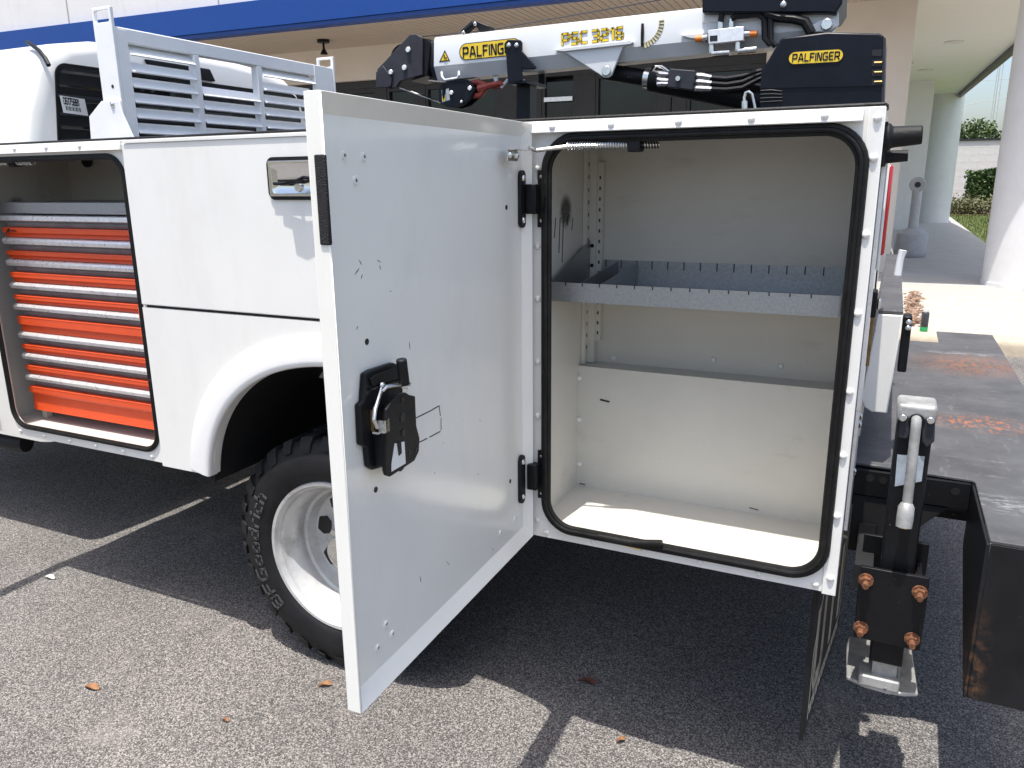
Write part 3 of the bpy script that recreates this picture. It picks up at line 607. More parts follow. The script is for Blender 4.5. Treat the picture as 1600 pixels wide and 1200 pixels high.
pd = MB(); pd.prism([(hx+a_, b3, hz) for a_, b3 in ((-.006, -.0215), (-.006, -.047), (-.042, -.0435), (-.036, -.060), (0, -.063), (.036, -.060), (.042, -.0435), (.006, -.047), (.006, -.0215))], (0, 0, .006))
O('paddle', pd, 'black_plastic', mid); O('lock_cylinder', MB().cyl((hx+.003, -.0205, hz-.014), (hx+.003, -.029, hz-.014), .011, 20), 'zinc', mid)
O('paddle_strap', MB().tube([PY(428, 287, -.036), PY(445, 287, -.039), PY(462, 283, -.043), PY(474, 277, -.045), PY(490, 279, -.043)], .0045, 8), 'black_plastic', mid)
# ---- front compartment with its face, seal, liner
FX0, FX1 = -2.925, -2.158
q = MB(); plate_hole(q, XF, -2.135, ZB-.003, ZT-.001, FX0, FX1, .676, 1.640, .07, fY(-.002), 0.012); O('front_face_plate', q, 'white_paint', body)
seal(FX0, FX1, .676, 1.640, .07, k_=.68)
q = MB(); q.prism([(XF, -.0025, 1.684), (XF, -.018, 1.682), (XF, -.024, 1.657), (XF, -.020, 1.6555), (XF, -.0025, 1.665)], (.905, 0, 0)); O('drip_rail', q, 'white_paint', body)
put_rivets([(x, .655) for x in (-2.9, -2.76, -2.62, -2.48, -2.34, -2.2)], -.002)
put_rivets([(x, 1.671) for x in (-2.95, -2.8, -2.64, -2.48, -2.32)], -.021)
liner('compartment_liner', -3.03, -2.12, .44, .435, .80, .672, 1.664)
o = O('grommet', MB().cyl(PY(136, 250, .43), PY(136, 250, .43)+Vector((0, -.006, 0)), .028, 18), 'black_plastic', body)
O('wiring_channel', MB().box(-2.30, -2.26, .36, .43, .9, 1.62), 'shaded_liner_paint', body); O('wire', MB().tube([(-2.245, .40, 1.60), (-2.243, .40, 1.4), (-2.235, .40, 1.1)], .008, 6), 'black_plastic', body)
# open front door, hinged at the cab end, seen only by its shadow line and hinge
fd = O('front_compartment_door', MB().box(XF-.028, XF-.002, -.86, -.012, .648, 1.668), 'door_paint', truck, bevel=.004, label='front compartment door swung open at the left edge')
q = MB(); q.box(XF-.004, XF+.02, -.03, -.004, .80, .93); O('hinge', q, 'black_plastic', fd, bevel=.004)

def coil(a, b, r, turns, w, n=10):
    a, b = Vector(a), Vector(b); d = (b-a).normalized(); t = d.orthogonal().normalized(); u = d.cross(t); pts = []
    for i in range(turns*n+1):
        th = 2*math.pi*i/n; pts.append(a+(b-a)*(i/(turns*n)) + (t*math.cos(th)+u*math.sin(th))*r)
    return MB().tube(pts, w, 5)
# ---- the open rear compartment door
HG = Vector((-.772, -.016, 0)); DS = Vector((.0155, -.781, 0)).normalized(); DN = Vector((-DS.y, DS.x, 0)); DW = .781; DZ0, DZ1 = .647, 1.681
def DP(s, z, o): return HG + DS*s + DN*o + Vector((0, 0, z))
q = MB()
rings = [(0, 0, -.029), (0, 0, 0), (.003, .003, 0.0), (.020, .030, -.020)]
for ins_s, ins_z, o_ in rings:
    q.v += [DP(ins_s, DZ0+ins_z, o_), DP(DW-ins_s, DZ0+ins_z, o_), DP(DW-ins_s, DZ1-ins_z, o_), DP(ins_s, DZ1-ins_z, o_)]
for r_ in range(3):
    for k in range(4): q.f.append((r_*4+k, r_*4+(k+1) % 4, r_*4+4+(k+1) % 4, r_*4+4+k))
q.f += [(0, 3, 2, 1), (12, 13, 14, 15)]
door = O('compartment_door', q, 'door_paint', truck, bevel=.002, ang=15, label='tall white compartment door swung wide open, black latch on its inner face')
PO = -.020
def onD(px_, py_, o_=PO):
    """point on the door's plane at offset o_"""
    d = ray(px_, py_); p0 = HG + DN*o_; t = (p0-CAM).dot(DN)/d.dot(DN); return CAM+d*t
def dz(p): v_ = p-HG; return v_.dot(DS), p.z
def dbox(name, s0, s1, z0, z1, o0, o1, mat, bevel=0.0):
    q = MB().obox(DP((s0+s1)/2, (z0+z1)/2, (o0+o1)/2), DS*((s1-s0)/2), DN*((o1-o0)/2), (0, 0, (z1-z0)/2)); return O(name, q, mat, door, bevel=bevel)
gro = MB(); gro.lathe([(.003, .0), (.003, .003), (.0065, .003), (.0078, .0)], (0, 0, 0), (1, 0, 0), (0, 0, 1), 16); gm = mesh('grommet', gro, 'white_paint')
gh = mesh('grommet_hole', MB().cyl((0, 0, 0), (.0009, 0, 0), .0032, 12), 'decal_black')
for p in ((537, 243), (568, 245), (555, 282), (590, 1012), (603, 975), (613, 990), (805, 810), (782, 832)):
    w = onD(*p); o = O('grommet', gm, None, door); o.location = w; o2 = O('grommet_hole', gh, None, door); o2.location = w
hole = mesh('drill_hole', MB().cyl((0, 0, 0), (.0008, 0, 0), .0055, 14), 'decal_black')
for p in ((791, 324), (797, 752), (573, 534), (587, 765)):
    o = O('drill_hole', hole, None, door); o.location = onD(*p)
rs = random.Random(9)
for p, l_, tilt in (((563, 410), .012, .9), ((558, 424), .018, -.6), ((592, 408), .014, .4), ((594, 418), .009, 1.2), ((640, 540), .016, 1.5), ((610, 455), .006, .3), ((565, 432), .009, -1.0), ((750, 657), .006, .8), ((693, 692), .004, 0), ((747, 741), .004, 1), ((679, 739), .004, 1), ((558, 512), .007, -.9), ((700, 880), .02, .9), ((657, 905), .016, 1.4), ((770, 858), .012, .8), ((600, 1056), .02, .1)):
    w = onD(*p); dv = DS*math.cos(tilt)+Vector((0, 0, 1))*math.sin(tilt); du = DS*-math.sin(tilt)+Vector((0, 0, 1))*math.cos(tilt)
    O('scuff', MB().prism([w-dv*l_*.5, w-du*rs.uniform(.0006, .0014), w+dv*l_*.5, w+du*rs.uniform(.0004, .0012)], DN*.0004), 'decal_black', door)
# printed template outline beside the latch
for a_, b_ in (((650, 653), (672, 642)), ((672, 642), (686, 634)), ((686, 634), (688, 650)), ((689, 653), (689, 672)), ((688, 674), (671, 683)), ((667, 685), (655, 691))):
    a, b2 = onD(*a_), onD(*b_); v_ = (b2-a).normalized(); n2 = v_.cross(DN); O('template_line', MB().prism([a-n2*.0011, b2-n2*.0011, b2+n2*.0011, a+n2*.0011], DN*.0005), 'decal_black', door)
# latch: back plate, mechanism box, lever, grip
def poly(pts, o0, o1): return MB().prism([onD(x, y, PO)+DN*o0 for x, y in pts], DN*(o1-o0))
latch = O('latch', poly([(562, 583), (572, 577), (606, 566), (613, 568), (618, 584), (624, 640), (620, 720), (575, 733), (568, 728), (565, 698), (556, 694), (553, 632), (559, 626)], 0, .012), 'black_plastic', truck, bevel=.003, label='black latch mechanism on the open compartment door')
O('plate_rim', poly([(566, 590), (575, 584), (604, 573), (610, 576), (613, 590), (570, 602)], .012, .017), 'black_plastic', latch, bevel=.002)
O('plate_rib', poly([(566, 606), (616, 590), (617, 594), (567, 610)], .012, .016), 'black_plastic', latch, bevel=.001)
sh1 = [(572, 672), (607, 682), (607, 728), (602, 733), (576, 726)]
O('mechanism_side', poly(sh1, .012, .034), 'black_plastic', latch, bevel=.002)
# outer cheek stands off the door: measured on its own plane
def onC(x, y, o_): return onD(x, y, PO+o_)
ck = [(602, 655), (604, 640), (612, 628), (622, 616), (634, 613), (640, 617), (649, 619), (651, 665), (656, 685), (655, 705), (648, 720), (610, 745), (604, 743), (602, 735), (604, 690)]
cheek = MB().prism([onC(x, y, .040) for x, y in ck], DN*-.007); O('latch_cheek', cheek, 'black_plastic', latch, bevel=.0015)
wdw = [(617, 693), (632, 690), (634, 724), (612, 737), (612, 725)]
O('cheek_window', MB().prism([onC(x, y, .0408) for x, y in wdw], DN*-.0006), 'decal_white', latch)
O('bolt_tongue', MB().prism([onC(x, y, .0425) for x, y in ((621, 692), (627, 690), (628, 708), (624, 712))], DN*-.0014), 'black_plastic', latch)
for c_, rr in (((629, 652), .0085), ((629, 625), .006), ((630, 676), .006), ((640, 707), .004), ((650, 703), .0035)):
    p = onC(*c_, .0402); O('cheek_hole', MB().cyl(p, p+DN*.0009, rr, 16), 'decal_black', latch)
O('latch_core', poly([(575, 640), (600, 634), (604, 690), (574, 676)], .014, .030), 'black_paint', latch)
O('side_tab', poly([(568, 640), (571, 639), (573, 671), (570, 672)], .013, .019), 'brass', latch)
lev = MB().tube([onC(597, 603, .018), onC(592, 620, .026), onC(586, 640, .032), onC(584, 655, .034), onC(590, 668, .034)], .0038, 8); lev.tube([onC(598, 610, .03), onC(604, 604, .036), onC(620, 602, .042), onC(640, 600, .046)], .0035, 8)
lev.obox(onC(600, 665, .034), DS*-.008, DN*.006, (0, 0, .011)); lev.obox(onC(596, 672, .03), DS*.018, DN*.006, (0, 0, .0018)); lev.dome(onC(597, 602, .02), DN, .006, .006, 10); lev.cyl(onC(632, 606, .046), onC(632, 612, .046), .006, 8)
O('lever', lev, 'zinc', latch)
a, b2 = onC(632, 601, .046), onC(627, 561, .046); O('grip', MB().cyl(a, b2, .0095, 14), 'black_plastic', latch, bevel=.002)
# hinges
def hinge(y_px, y2):
    a, b2 = onD(812, y_px), onD(812, y2); s0, z1 = dz(a); _, z0 = dz(b2)
    h = O('hinge', MB().prism([DP(s0-.016+ (x), z, PO+.001) for x, z, _, _ in rrect(0, .030, z0, z1, .014, 5)], DN*.008), 'black_plastic', door, bevel=.001)
    zc = (z0+z1)/2
    k = MB(); k.obox(Vector((-.768, -.022, zc+.0)), (.013, 0, 0), (0, .014, 0), (0, 0, .034)); k.box(-.764, -.744, -.006, 0, zc-.066, zc+.066)
    O('hinge_leaf', k, 'black_plastic', door, bevel=.002)
    for z in (z0+.018, z1-.018):
        c = DP(s0-.002, z, PO+.009); O('screw_head', MB().dome(c, DN, .0075, .005, 10), 'zinc', door)
    for z in (zc-.05, zc+.05): O('screw_head', MB().dome((-.752, -.006, z), (0, -1, 0), .006, .004, 10), 'zinc', door)
hinge(266, 356); hinge(711, 786)
# brush strip on the free edge
p0, p1 = onD(497, 241, .0), onD(508, 384, .0); s0 = DW
dbox('brush_strip', DW-.004, DW+.003, p1.z, p0.z, -.016, .003, 'fuzzy_black', .002)
# stay rod with spring, clamp and bracket
bz = onD(785, 243); s0, z0 = dz(bz)
br = MB().obox(DP(s0, z0, .004), DS*.026, DN*.0015, (0, 0, .012)); br.obox(DP(s0-.03, z0+.012, .008), DS*.05, DN*.010, (0, 0, .0012)); O('stay_bracket', br, 'zinc', door)
for ds in (-.018, .016): O('bracket_bolt', MB().dome(DP(s0+ds, z0, .0055), DN, .008, .007, 8), 'zinc', door)
A0, A1, A2, A3 = PY(838, 235, -.045), PY(886, 229, -.03), PY(990, 226, .012), PY(1030, 226, .03)
rod = MB().tube([DP(s0-.075, z0+.018, .012), A0, A1, A2, A3], .0048, 8); O('stay_rod', rod, 'zinc', door)
O('stay_spring', coil(A1, A2, .0085, 26, .0020), 'zinc', door); O('stay_spring', coil(A2, A3, .0080, 9, .0016), 'black_plastic', door)
O('stay_clamp', MB().obox(A2+Vector((.005, 0, .004)), (.015, 0, 0), (0, .018, 0), (0, 0, .020)), 'black_plastic', door, bevel=.004)
q = MB().obox(PY(24, 255, .06), (.02, 0, 0), (0, .015, 0), (0, 0, .012)); O('stay_clamp', q, 'black_plastic', fd, bevel=.004); O('stay_spring', coil(PY(-20, 253, .05), PY(52, 253, .06), .010, 18, .002), 'zinc', fd)

# ---- wheels: rim with tyre, tread blocks, raised lettering
WCX, WCZ, WY0 = -1.488, .402, .045
TR = .400; RR = .252
def wheel(cx, y0, sgn, detail):
    o = Vector((cx, y0, WCZ)); A = Vector((0, sgn, 0)); U = Vector((0, 0, 1))
    rim = MB(); rim.lathe([(RR+.003, .004), (RR, -.004), (RR-.010, -.003), (RR-.014, .006), (RR-.022, .012), (RR-.026, .030), (RR-.036, .038), (RR-.042, .060), (RR-.046, .066), (RR-.050, .098), (RR-.060, .102), (RR-.066, .118), (RR-.074, .132), (RR-.105, .140), (.10, .135), (.07, .120), (.055, .119), (.0, .119)], o, A, U, 72)
    rim.lathe([(RR-.044, .115), (RR-.03, .2)], o, A, U, 72)
    w = O('wheel', rim, 'wheel_silver', truck, ang=40, label='silver deep dished rear wheel with black mud tyre' if detail else None)
    prof = [(RR-.004, .012), (RR+.006, -.002), (RR+.022, -.010), (RR+.060, -.016), (RR+.095, -.012), (TR-.028, .001), (TR-.014, .014), (TR-.012, .03), (TR-.012, .20), (TR-.014, .216), (TR-.03, .23), (RR+.08, .243), (RR, .22)]
    O('tyre', MB().lathe(prof, o, A, U, 84), 'tyre_rubber', w, ang=50)
    if not detail: return w
    n = 30
    for k in range(n):
        a = 2*math.pi*k/n
        def TPt(r, h, da): return o + A*h + (U*math.cos(a+da) + A.cross(U)*math.sin(a+da))*r
        l = .062 if k % 2 else .052; skew = .03
        bl = MB(); z = []
        r0 = TR-.05 if k % 2 else TR-.040
        for (r, h, d0, d1) in ((r0, -.0145, -l*.8, l*.75), (TR-.022, -.006, -l, l*.95), (TR, .012, -l, l), (TR+.001, .085, -l+skew, l+skew), (TR-.016, .085, -l+skew, l+skew), (TR-.03, .02, -l, l)):
            z.append((TPt(r, h, d0), TPt(r, h, (d0+d1)/2 + (.012 if h > 0 else 0)), TPt(r, h, d1)))
        bl.v = [p for t in z for p in t]; m_ = len(z)
        for i in range(m_):
            j = (i+1) % m_
            for q_ in range(2): bl.f.append((i*3+q_, i*3+q_+1, j*3+q_+1, j*3+q_))
        bl.f += [tuple(i*3 for i in range(m_)), tuple(i*3+2 for i in range(m_))][::1]
        O('tread_block', bl, 'tyre_rubber', w, bevel=.002)
    for row, (h0, h1) in enumerate(((.09, .13), (.135, .195))):
        q = MB()
        for k in range(26):
            a = 2*math.pi*(k+.5*row)/26; c, s = math.cos(a), math.sin(a); T = U*-s + A.cross(U)*c; Rv = U*c + A.cross(U)*s
            q.obox(o+A*((h0+h1)/2)+Rv*(TR-.008), T*.030, A*((h1-h0)/2)*.85, Rv*.009)
        t = O('centre_tread', q, 'tyre_rubber', w); t['kind'] = 'stuff'
    # lettering round the sidewall, reading clockwise up the visible side
    q = MB(); ang0 = R_(227); u = 0.0; H = .040; Rl = RR+.046
    W_ = A.cross(U)
    def circ(u_, v_, d_):
        a = -(ang0 - u_*H*1.25/Rl); r = Rl + v_*H; rv = Vector((math.sin(-a)*-1, 0, math.cos(a)))
        rv = Vector((math.sin(a0(u_)), 0, math.cos(a0(u_)))); return o + rv*r + A*(-.0148 - d_*.0026) if True else None
    def a0(u_): return -ang0c + u_*H*1.2/Rl
    ang0c = R_(133)
    strokes(q, 'BFGoodrich', circ, w=.17, gap=.36, depth=1.0)
    O('sidewall_lettering', q, 'letter_rubber', w, smooth=False)
    for k in range(8):
        a = R_(k*45+12); rv = Vector((math.sin(a), 0, math.cos(a)))
        c = o + rv*.145 + A*.1375; O('hand_hole', MB().prism([c+rv*x+rv.cross(A)*y + A*.002 for x, y in ((.026, .024), (.032, 0), (.026, -.024), (0, -.034), (-.022, -.022), (-.026, 0), (-.022, .022), (0, .034))], A*-.006), 'decal_black', w)
    for k in range(10):
        a = R_(k*36); rv = Vector((math.sin(a), 0, math.cos(a))); c = o+rv*.085+A*.12; O('wheel_nut', MB().cyl(c+A*.006, c-A*.02, .012, 6), 'zinc', w)
    O('hub', MB().cyl(o+A*.12, o+A*.03, .062, 32, r2=.055), 'zinc', w, bevel=.004)
    return w
wheel(WCX, WY0, 1, True); wheel(WCX, WY0+.28, 1, False); wheel(WCX, 2.5-WY0, -1, False); wheel(WCX, 2.5-WY0-.28, -1, False)
ch = MB()
for y in (.82, 1.62): ch.box(-6.2, .0, y, y+.07, .56, .80)
ch.cyl((WCX, .5, WCZ), (WCX, 2.0, WCZ), .07, 16); ch.lathe([(.0, -.22), (.12, -.2), (.19, -.1), (.2, 0), (.19, .1), (.12, .2), (0, .22)], (WCX, 1.2, WCZ), (0, 1, 0), (0, 0, 1), 24)
ch.box(-.5, -.44, .5, 2.0, .66, .80); ch.box(-2.6, -2.5, .5, 2.0, .66, .80); ch.box(-2.6, -1.9, 1.75, 2.2, .40, .70); ch.tube([(-6, 1.2, .5), (-3, 1.2, .5), (WCX, 1.2, .42)], .05, 10)
for y in (.80, 1.66): ch.prism([(WCX-.7, y, .50), (WCX, y, .36), (WCX+.7, y, .50), (WCX+.7, y, .54), (WCX, y, .42), (WCX-.7, y, .54)], (0, .08, 0))
O('chassis_frame', ch, 'chassis_black', truck)
q = MB(); q.add([PZ(1275, 935, .62)+Vector((0, 0, 0))], []); q = MB()
# ---- mud flap behind the rear compartment
F0, F1 = Vector((-.073, .05, 0)), Vector((-.024, .64, 0)); FD = (F1-F0).normalized(); FN = Vector((FD.y, -FD.x, 0)); FL = (F1-F0).length
q = MB().prism([F0+Vector((0, 0, .20)), F1+Vector((0, 0, .20)), F1+Vector((0, 0, .63)), F0+Vector((0, 0, .63))], FN*-.008); fl = O('mud_flap', q, 'rubber', truck, label='black mud flap with pale outlined lettering')
def fmap(s0, z0, h, w_): return lambda u, v_, d: F0 + FD*(s0+u*w_) + Vector((0, 0, z0+v_*h)) + FN*(.0006+d*.0008)
q = MB(); strokes(q, 'UTI', fmap(.09, .30, .21, .17), w=.22, gap=.5); O('flap_lettering', q, 'decal_grey', fl, smooth=False)
q = MB(); out = [(.05, .23), (.05, .42), (.14, .55), (.2, .53), (.28, .60), (.42, .58), (.55, .52), (.55, .26), (.05, .26)]
for a, b2 in zip(out, out[1:]):
    A_, B_ = F0+FD*a[0]+Vector((0, 0, a[1]))+FN*.0005, F0+FD*b2[0]+Vector((0, 0, b2[1]))+FN*.0005; up_ = (B_-A_).normalized().cross(FN)*.004; q.prism([A_-up_, B_-up_, B_+up_, A_+up_], FN*.0008)
for k in range(11): s = .07+k*.043; q.prism([F0+FD*s+Vector((0, 0, .232))+FN*.0005, F0+FD*(s+.028)+Vector((0, 0, .232))+FN*.0005, F0+FD*(s+.028)+Vector((0, 0, .252))+FN*.0005, F0+FD*s+Vector((0, 0, .252))+FN*.0005], FN*.0008)
O('flap_outline', q, 'decal_grey', fl, smooth=False)
q = MB().box(-.10, -.045, .05, .62, .63, .66); O('flap_bracket', q, 'chassis_black', fl)

# ---- cab
cab = MB(); YCc = 1.22
half = [(.985, .50), (1.0, .9), (1.0, 1.30), (.965, 1.45), (.93, 1.6), (.86, 1.85), (.80, 2.0), (.76, 2.06), (.68, 2.11), (.5, 2.145), (.25, 2.163), (0, 2.168)]
sec = [(YCc-a, z) for a, z in half] + [(YCc+a, z) for a, z in half[::-1][1:]]
st = [(-3.105, .92, -.045), (-3.112, .96, -.02), (-3.13, .985, -.006), (-3.17, 1, 0), (-4.9, 1, 0), (-5.0, .96, -.05)]
ns_ = len(sec)
for x, k, dz_ in st:
    for y, z in sec: cab.v.append((x, YCc+(y-YCc)*k, .5+(z-.5)+dz_*max(0, (z-1.2))/.9 if z > .55 else z))
for i in range(len(st)-1):
    for k in range(ns_-1): cab.f.append((i*ns_+k, (i+1)*ns_+k, (i+1)*ns_+k+1, i*ns_+k+1))
    cab.f.append((i*ns_+ns_-1, (i+1)*ns_+ns_-1, (i+1)*ns_, i*ns_))
cab.f += [tuple(range(ns_)), tuple(range((len(st)-1)*ns_, len(st)*ns_))]
cabo = O('cab', cab, 'white_paint', truck, ang=40, label='white truck cab with a dark rear window')
XW = -3.1015
wl_, wr_, wt_, wb_ = PX(66, 120, XW).y, 2.02, PX(80, 104, XW).z, 1.50
def win(a, z0, z1, inset, x):
    n = 10; pts = []
    y0, y1 = wl_+inset, wr_-inset
    for x_, z_, _, _ in rrect(y0, y1, z0+inset, z1-inset, .05): 
        tl = .10*(z_-1.5)/.5; f = (x_-YCc)/(y1-YCc); pts.append((x, x_ - tl*f*.6, z_))
    return pts
O('window_surround', MB().prism(win(0, wb_, wt_+.02, 0, XW-.004), (.006, 0, 0)), 'seal_rubber', cabo)
O('rear_window', MB().prism(win(0, wb_, wt_+.02, .014, XW-.002), (.006, 0, 0)), 'glass_dark', cabo)
a, b2 = PX(226, 92, XW+.006), PX(336, 128, XW+.006)
O('brake_lamp', MB().prism([(XW-.004, a.y, a.z), (XW-.004, a.y+.03, a.z-.055), (XW-.004, b2.y, a.z-.055), (XW-.004, b2.y-.03, a.z)], (.018, 0, 0)), 'black_plastic', cabo, bevel=.006)
rm = MB().tube([PY(76, 102, .44), PY(70, 90, .445), PY(61, 79, .455), PY(51, 71, .47), PY(43, 66, .50)], .009, 8); O('roof_moulding', rm, 'black_plastic', cabo)
for z in (1.62, 1.72, 1.83, 1.90): O('defroster_line', MB().box(XW+.0045, XW+.005, wl_+.05, wr_-.15, z, z+.012), 'crane_grey', cabo)
# sticker with a number and bars
S0, S1, S2 = PX(93, 149, XW+.007), PX(132, 155, XW+.007), PX(99, 176, XW+.007)
su, sv = (S1-S0), (S2-S0); st_ = O('window_sticker', MB().prism([S0, S1, S1+sv, S2], (.001, 0, 0)), 'paper', cabo, label='white paper sticker with a number and bar code')
def smap(u0, v0, w_, h_): return lambda u, v_, d: S0 + su*(u0+u*w_) + sv*(v0-v_*h_) + Vector((.0014+d*.0006, 0, 0))
q = MB(); strokes(q, '06175881', smap(.10, .46, .105, .36), w=.22, gap=.2)
for k in range(14): q.prism([S0+su*(.14+.045*k)+sv*.58+Vector((.0015, 0, 0)), S0+su*(.14+.045*k+(.012 if k % 3 else .03))+sv*.58+Vector((.0015, 0, 0)), S0+su*(.14+.045*k+(.012 if k % 3 else .03))+sv*.82+Vector((.0015, 0, 0)), S0+su*(.14+.045*k)+sv*.82+Vector((.0015, 0, 0))], (.0005, 0, 0))
O('sticker_print', q, 'decal_black', cabo, smooth=False)
O('step_bar', MB().tube([PY(42, 692, .34), PY(30, 691, .33), PY(30, 691, .33)+Vector((-1.7, 0, 0))], .042, 14), 'black_plastic', cabo)

# ---- headache rack
RX = -2.80
pa, pb = PY(142, 13, .545), PY(171, 11, .545)
rk0, rk1 = pa.x, pb.x; rzt = pa.z
RX = rk1-.02
q = MB(); plate_hole(q, rk0, rk1, 1.66, rzt, rk0+.012, rk1-.012, rzt-.055, rzt-.012, .008, fY(.545), .014)
rack = O('headache_rack', q, 'rack_paint', truck, bevel=.002, label='white louvred headache rack behind the cab')
def rp(px_, py_): return PX(px_, py_, RX)
q = MB().box(rk1-.022, rk1-.001, .5595, .61, 1.70, rzt-.08); O('post_channel', q, 'rack_paint', rack)
br_ = [PY(x, y, .535) for x, y in ((158, 158), (186, 157), (190, 176), (208, 216), (142, 220), (139, 182))]
O('foot_bracket', MB().prism(br_, (0, .0095, 0)), 'rack_paint', rack, bevel=.002); O('bracket_bolt', MB().dome(PY(176, 163, .535), (0, -1, 0), .012, .008, 10), 'zinc', rack)
O('plate_hole', MB().cyl(PY(176, 135, .5445), PY(176, 135, .5445)+Vector((0, -.0006, 0)), .007, 12), 'decal_black', rack)
fy0, fy1 = rp(488, 100).y, rp(516, 100).y; fz = rp(500, 86).z
q = MB(); plate_hole(q, rk0, rk1+.005, 1.66, fz, rk0+.012, rk1-.010, fz-.05, fz-.012, .008, fY(fy1-.01), .014); O('far_post', q, 'rack_paint', rack, bevel=.002)
q = MB(); q.box(rk1-.02, rk1, fy0-.01, fy1-.012, 1.68, fz-.06); O('post_channel', q, 'rack_paint', rack)
zt, zbm = rp(185, 43).z, rp(185, 66).z
O('top_rail', MB().box(RX-.03, RX+.016, .56, fy1-.014, zbm, zt), 'rack_paint', rack, bevel=.004)
ym1, ym2 = rp(306, 120).y, rp(404, 140).y
for y in (ym1, ym2): O('upright', MB().box(RX-.022, RX+.016, y-.016, y+.016, 1.66, zbm), 'rack_paint', rack, bevel=.003)
rows = [rp(190, y).z for y in (79, 105, 129, 153, 177, 201)]; rows += [rows[-1]-.06]
def slat(y0, y1, z):
    return MB().prism([(RX-.026, y0, z+.026), (RX-.023, y0, z+.029), (RX+.028, y0, z-.013), (RX+.025, y0, z-.017)], (0, y1-y0, 0))
for k, z in enumerate(rows):
    for ci, (y0, y1) in enumerate(((.612, ym1-.017), (ym1+.017, ym2-.017), (ym2+.017, fy0-.012))):
        if ci == 1 and k < 2: continue
        O('louvre', slat(y0, y1, z), 'rack_paint', rack)

# ---- bumper / work deck at the rear, with the slots for the outriggers
BZ = .817; YB0, YB1 = .03, 2.57
q = MB(); pl = [(-.03, .42), (.245, .40), (.252, .385), (.252, YB0), (.49, YB0), (.49, YB1), (.252, YB1), (.252, 2.27), (-.03, 2.27)]
q.prism([(x, y, BZ-.008) for x, y in pl], (0, 0, .008)); bum = O('work_bumper', q, 'bumper_black', truck, bevel=.002, label='wide black bumper deck with scraped rusty top')
bt = MATS['bumper_black']
r1, r2, r3 = PZ(1520, 570, BZ), PZ(1535, 662, BZ), PZ(1450, 548, BZ)
add_spot(bt, tuple(r1), .27, (.24, .095, .04), .9, (.9, .9, 0), breakup=1.0, bscale=75, bstretch=(.8, .45, 1), thr=.54, tw=.15, soft=.8)
add_spot(bt, tuple(r2), .15, (.40, .12, .035), 1.0, (.7, 1.15, 0), breakup=1.0, bscale=65, bstretch=(.9, .5, 1), thr=.58, tw=.10, soft=.8)
add_marks(bt, .8, (.34, .14, .06), 60, 7.0, stretch=(1, .5, 1), thr=.665, soft=.04)
add_marks(bt, .5, (.20, .19, .18), 38, 17.0, stretch=(.25, 1.4, 1), thr=.60, soft=.08)
add_marks(bt, .45, (.17, .16, .155), 30, 27.0, stretch=(1.3, .2, 1), thr=.61, soft=.08)
add_marks(bt, .85, (.50, .52, .54), 42, 1.0, stretch=(.6, 1, 1), thr=.715, soft=.02)
r4 = PZ(1585, 790, BZ); add_spot(bt, tuple(r4), .11, (.42, .44, .47), .6, (.8, 1.3, 0), breakup=1.0, bscale=60, bstretch=(.4, 1, 1), thr=.58, tw=.12, soft=.8)
r5 = PZ(1500, 552, BZ); add_spot(bt, tuple(r5), .12, (.45, .47, .5), .6, (.5, 2.2, 0), breakup=1.0, bscale=60, bstretch=(.35, 1.2, 1), thr=.58, tw=.1, soft=.8)
zbb = .437
q = MB(); q.box(.254, .488, YB0, YB0+.006, zbb, BZ-.009); q.prism([(.246, YB0, BZ-.009), (.246, YB0, zbb+.0), (.246, .40, zbb+.20), (.246, .40, BZ-.009)], (.0075, 0, 0)); q.box(.48, .489, YB0+.007, 2.5, zbb+.05, BZ-.009)
bf = O('bumper_end_box', q, 'bumper_face', bum, bevel=.002); add_marks(MATS['bumper_face'], .5, (.25, .26, .28), 22, 4, stretch=(.4, 1, 2.2), thr=.66, soft=.05); add_spot(MATS['bumper_face'], (.255, YB0, zbb), .26, (.20, .10, .05), .7, (6, 1, .9), breakup=1.0, bscale=40, soft=.95, thr=.55, tw=.12)
q = MB(); q.box(-.03, .244, .385, .40, BZ-.075, BZ-.0085); q.box(-.03, .44, .42, 2.25, BZ-.12, BZ-.0095); O('bumper_beam', q, 'black_paint', bum)
for px_, py_ in ((1359, 747), (1380, 751), (1493, 768)): p = PY(px_, py_, .385); O('beam_hole', MB().cyl(p, p+Vector((0, -.0008, 0)), .010, 14), 'decal_black', bum)
O('gusset', MB().prism([(-.02, .39, BZ-.08), (.20, .39, BZ-.08), (.06, .39, BZ-.24), (-.02, .39, BZ-.24)], (0, .01, 0)), 'chassis_black', bum)
# ---- tailgate seen from its end
tg = MB(); tp = [(1372, 491), (1411, 493), (1386, 646), (1362, 644), (1350, 636), (1345, 622)]
tg.prism([PY(x, y, .41) for x, y in tp], (0, 1.68, 0)); tgo = O('tailgate', tg, 'white_paint', truck, bevel=.003, label='white tailgate end above the bumper')
zt = PY(1390, 491, .41).z; q = MB(); q.prism([(PY(1372, 491, .41).x, .415, zt+.001), (PY(1411, 493, .41).x, .415, zt+.001), (PY(1411, 493, .41).x, 2.08, zt+.001), (PY(1372, 491, .41).x, 2.08, zt+.001)], (0, 0, .006)); O('tailgate_grip_top', q, 'bumper_black', tgo)
q = MB(); q.box(.052, .074, .52, .58, 1.05, 1.20); O('hinge_bracket', q, 'black_paint', tgo, bevel=.004)
for z in (1.17, 1.185): O('bracket_bolt', MB().dome((.066, .52, z), (0, -1, 0), .008, .006, 8), 'zinc', tgo)
q = MB(); p = PY(1404, 395, 1.3); q.tube([PY(1401, 452, 1.25), PY(1403, 425, 1.25), PY(1407, 404, 1.25), PY(1411, 391, 1.25)], [.012, .012, .011, .013], 8); O('latch_lever', q, 'rack_paint', tgo)
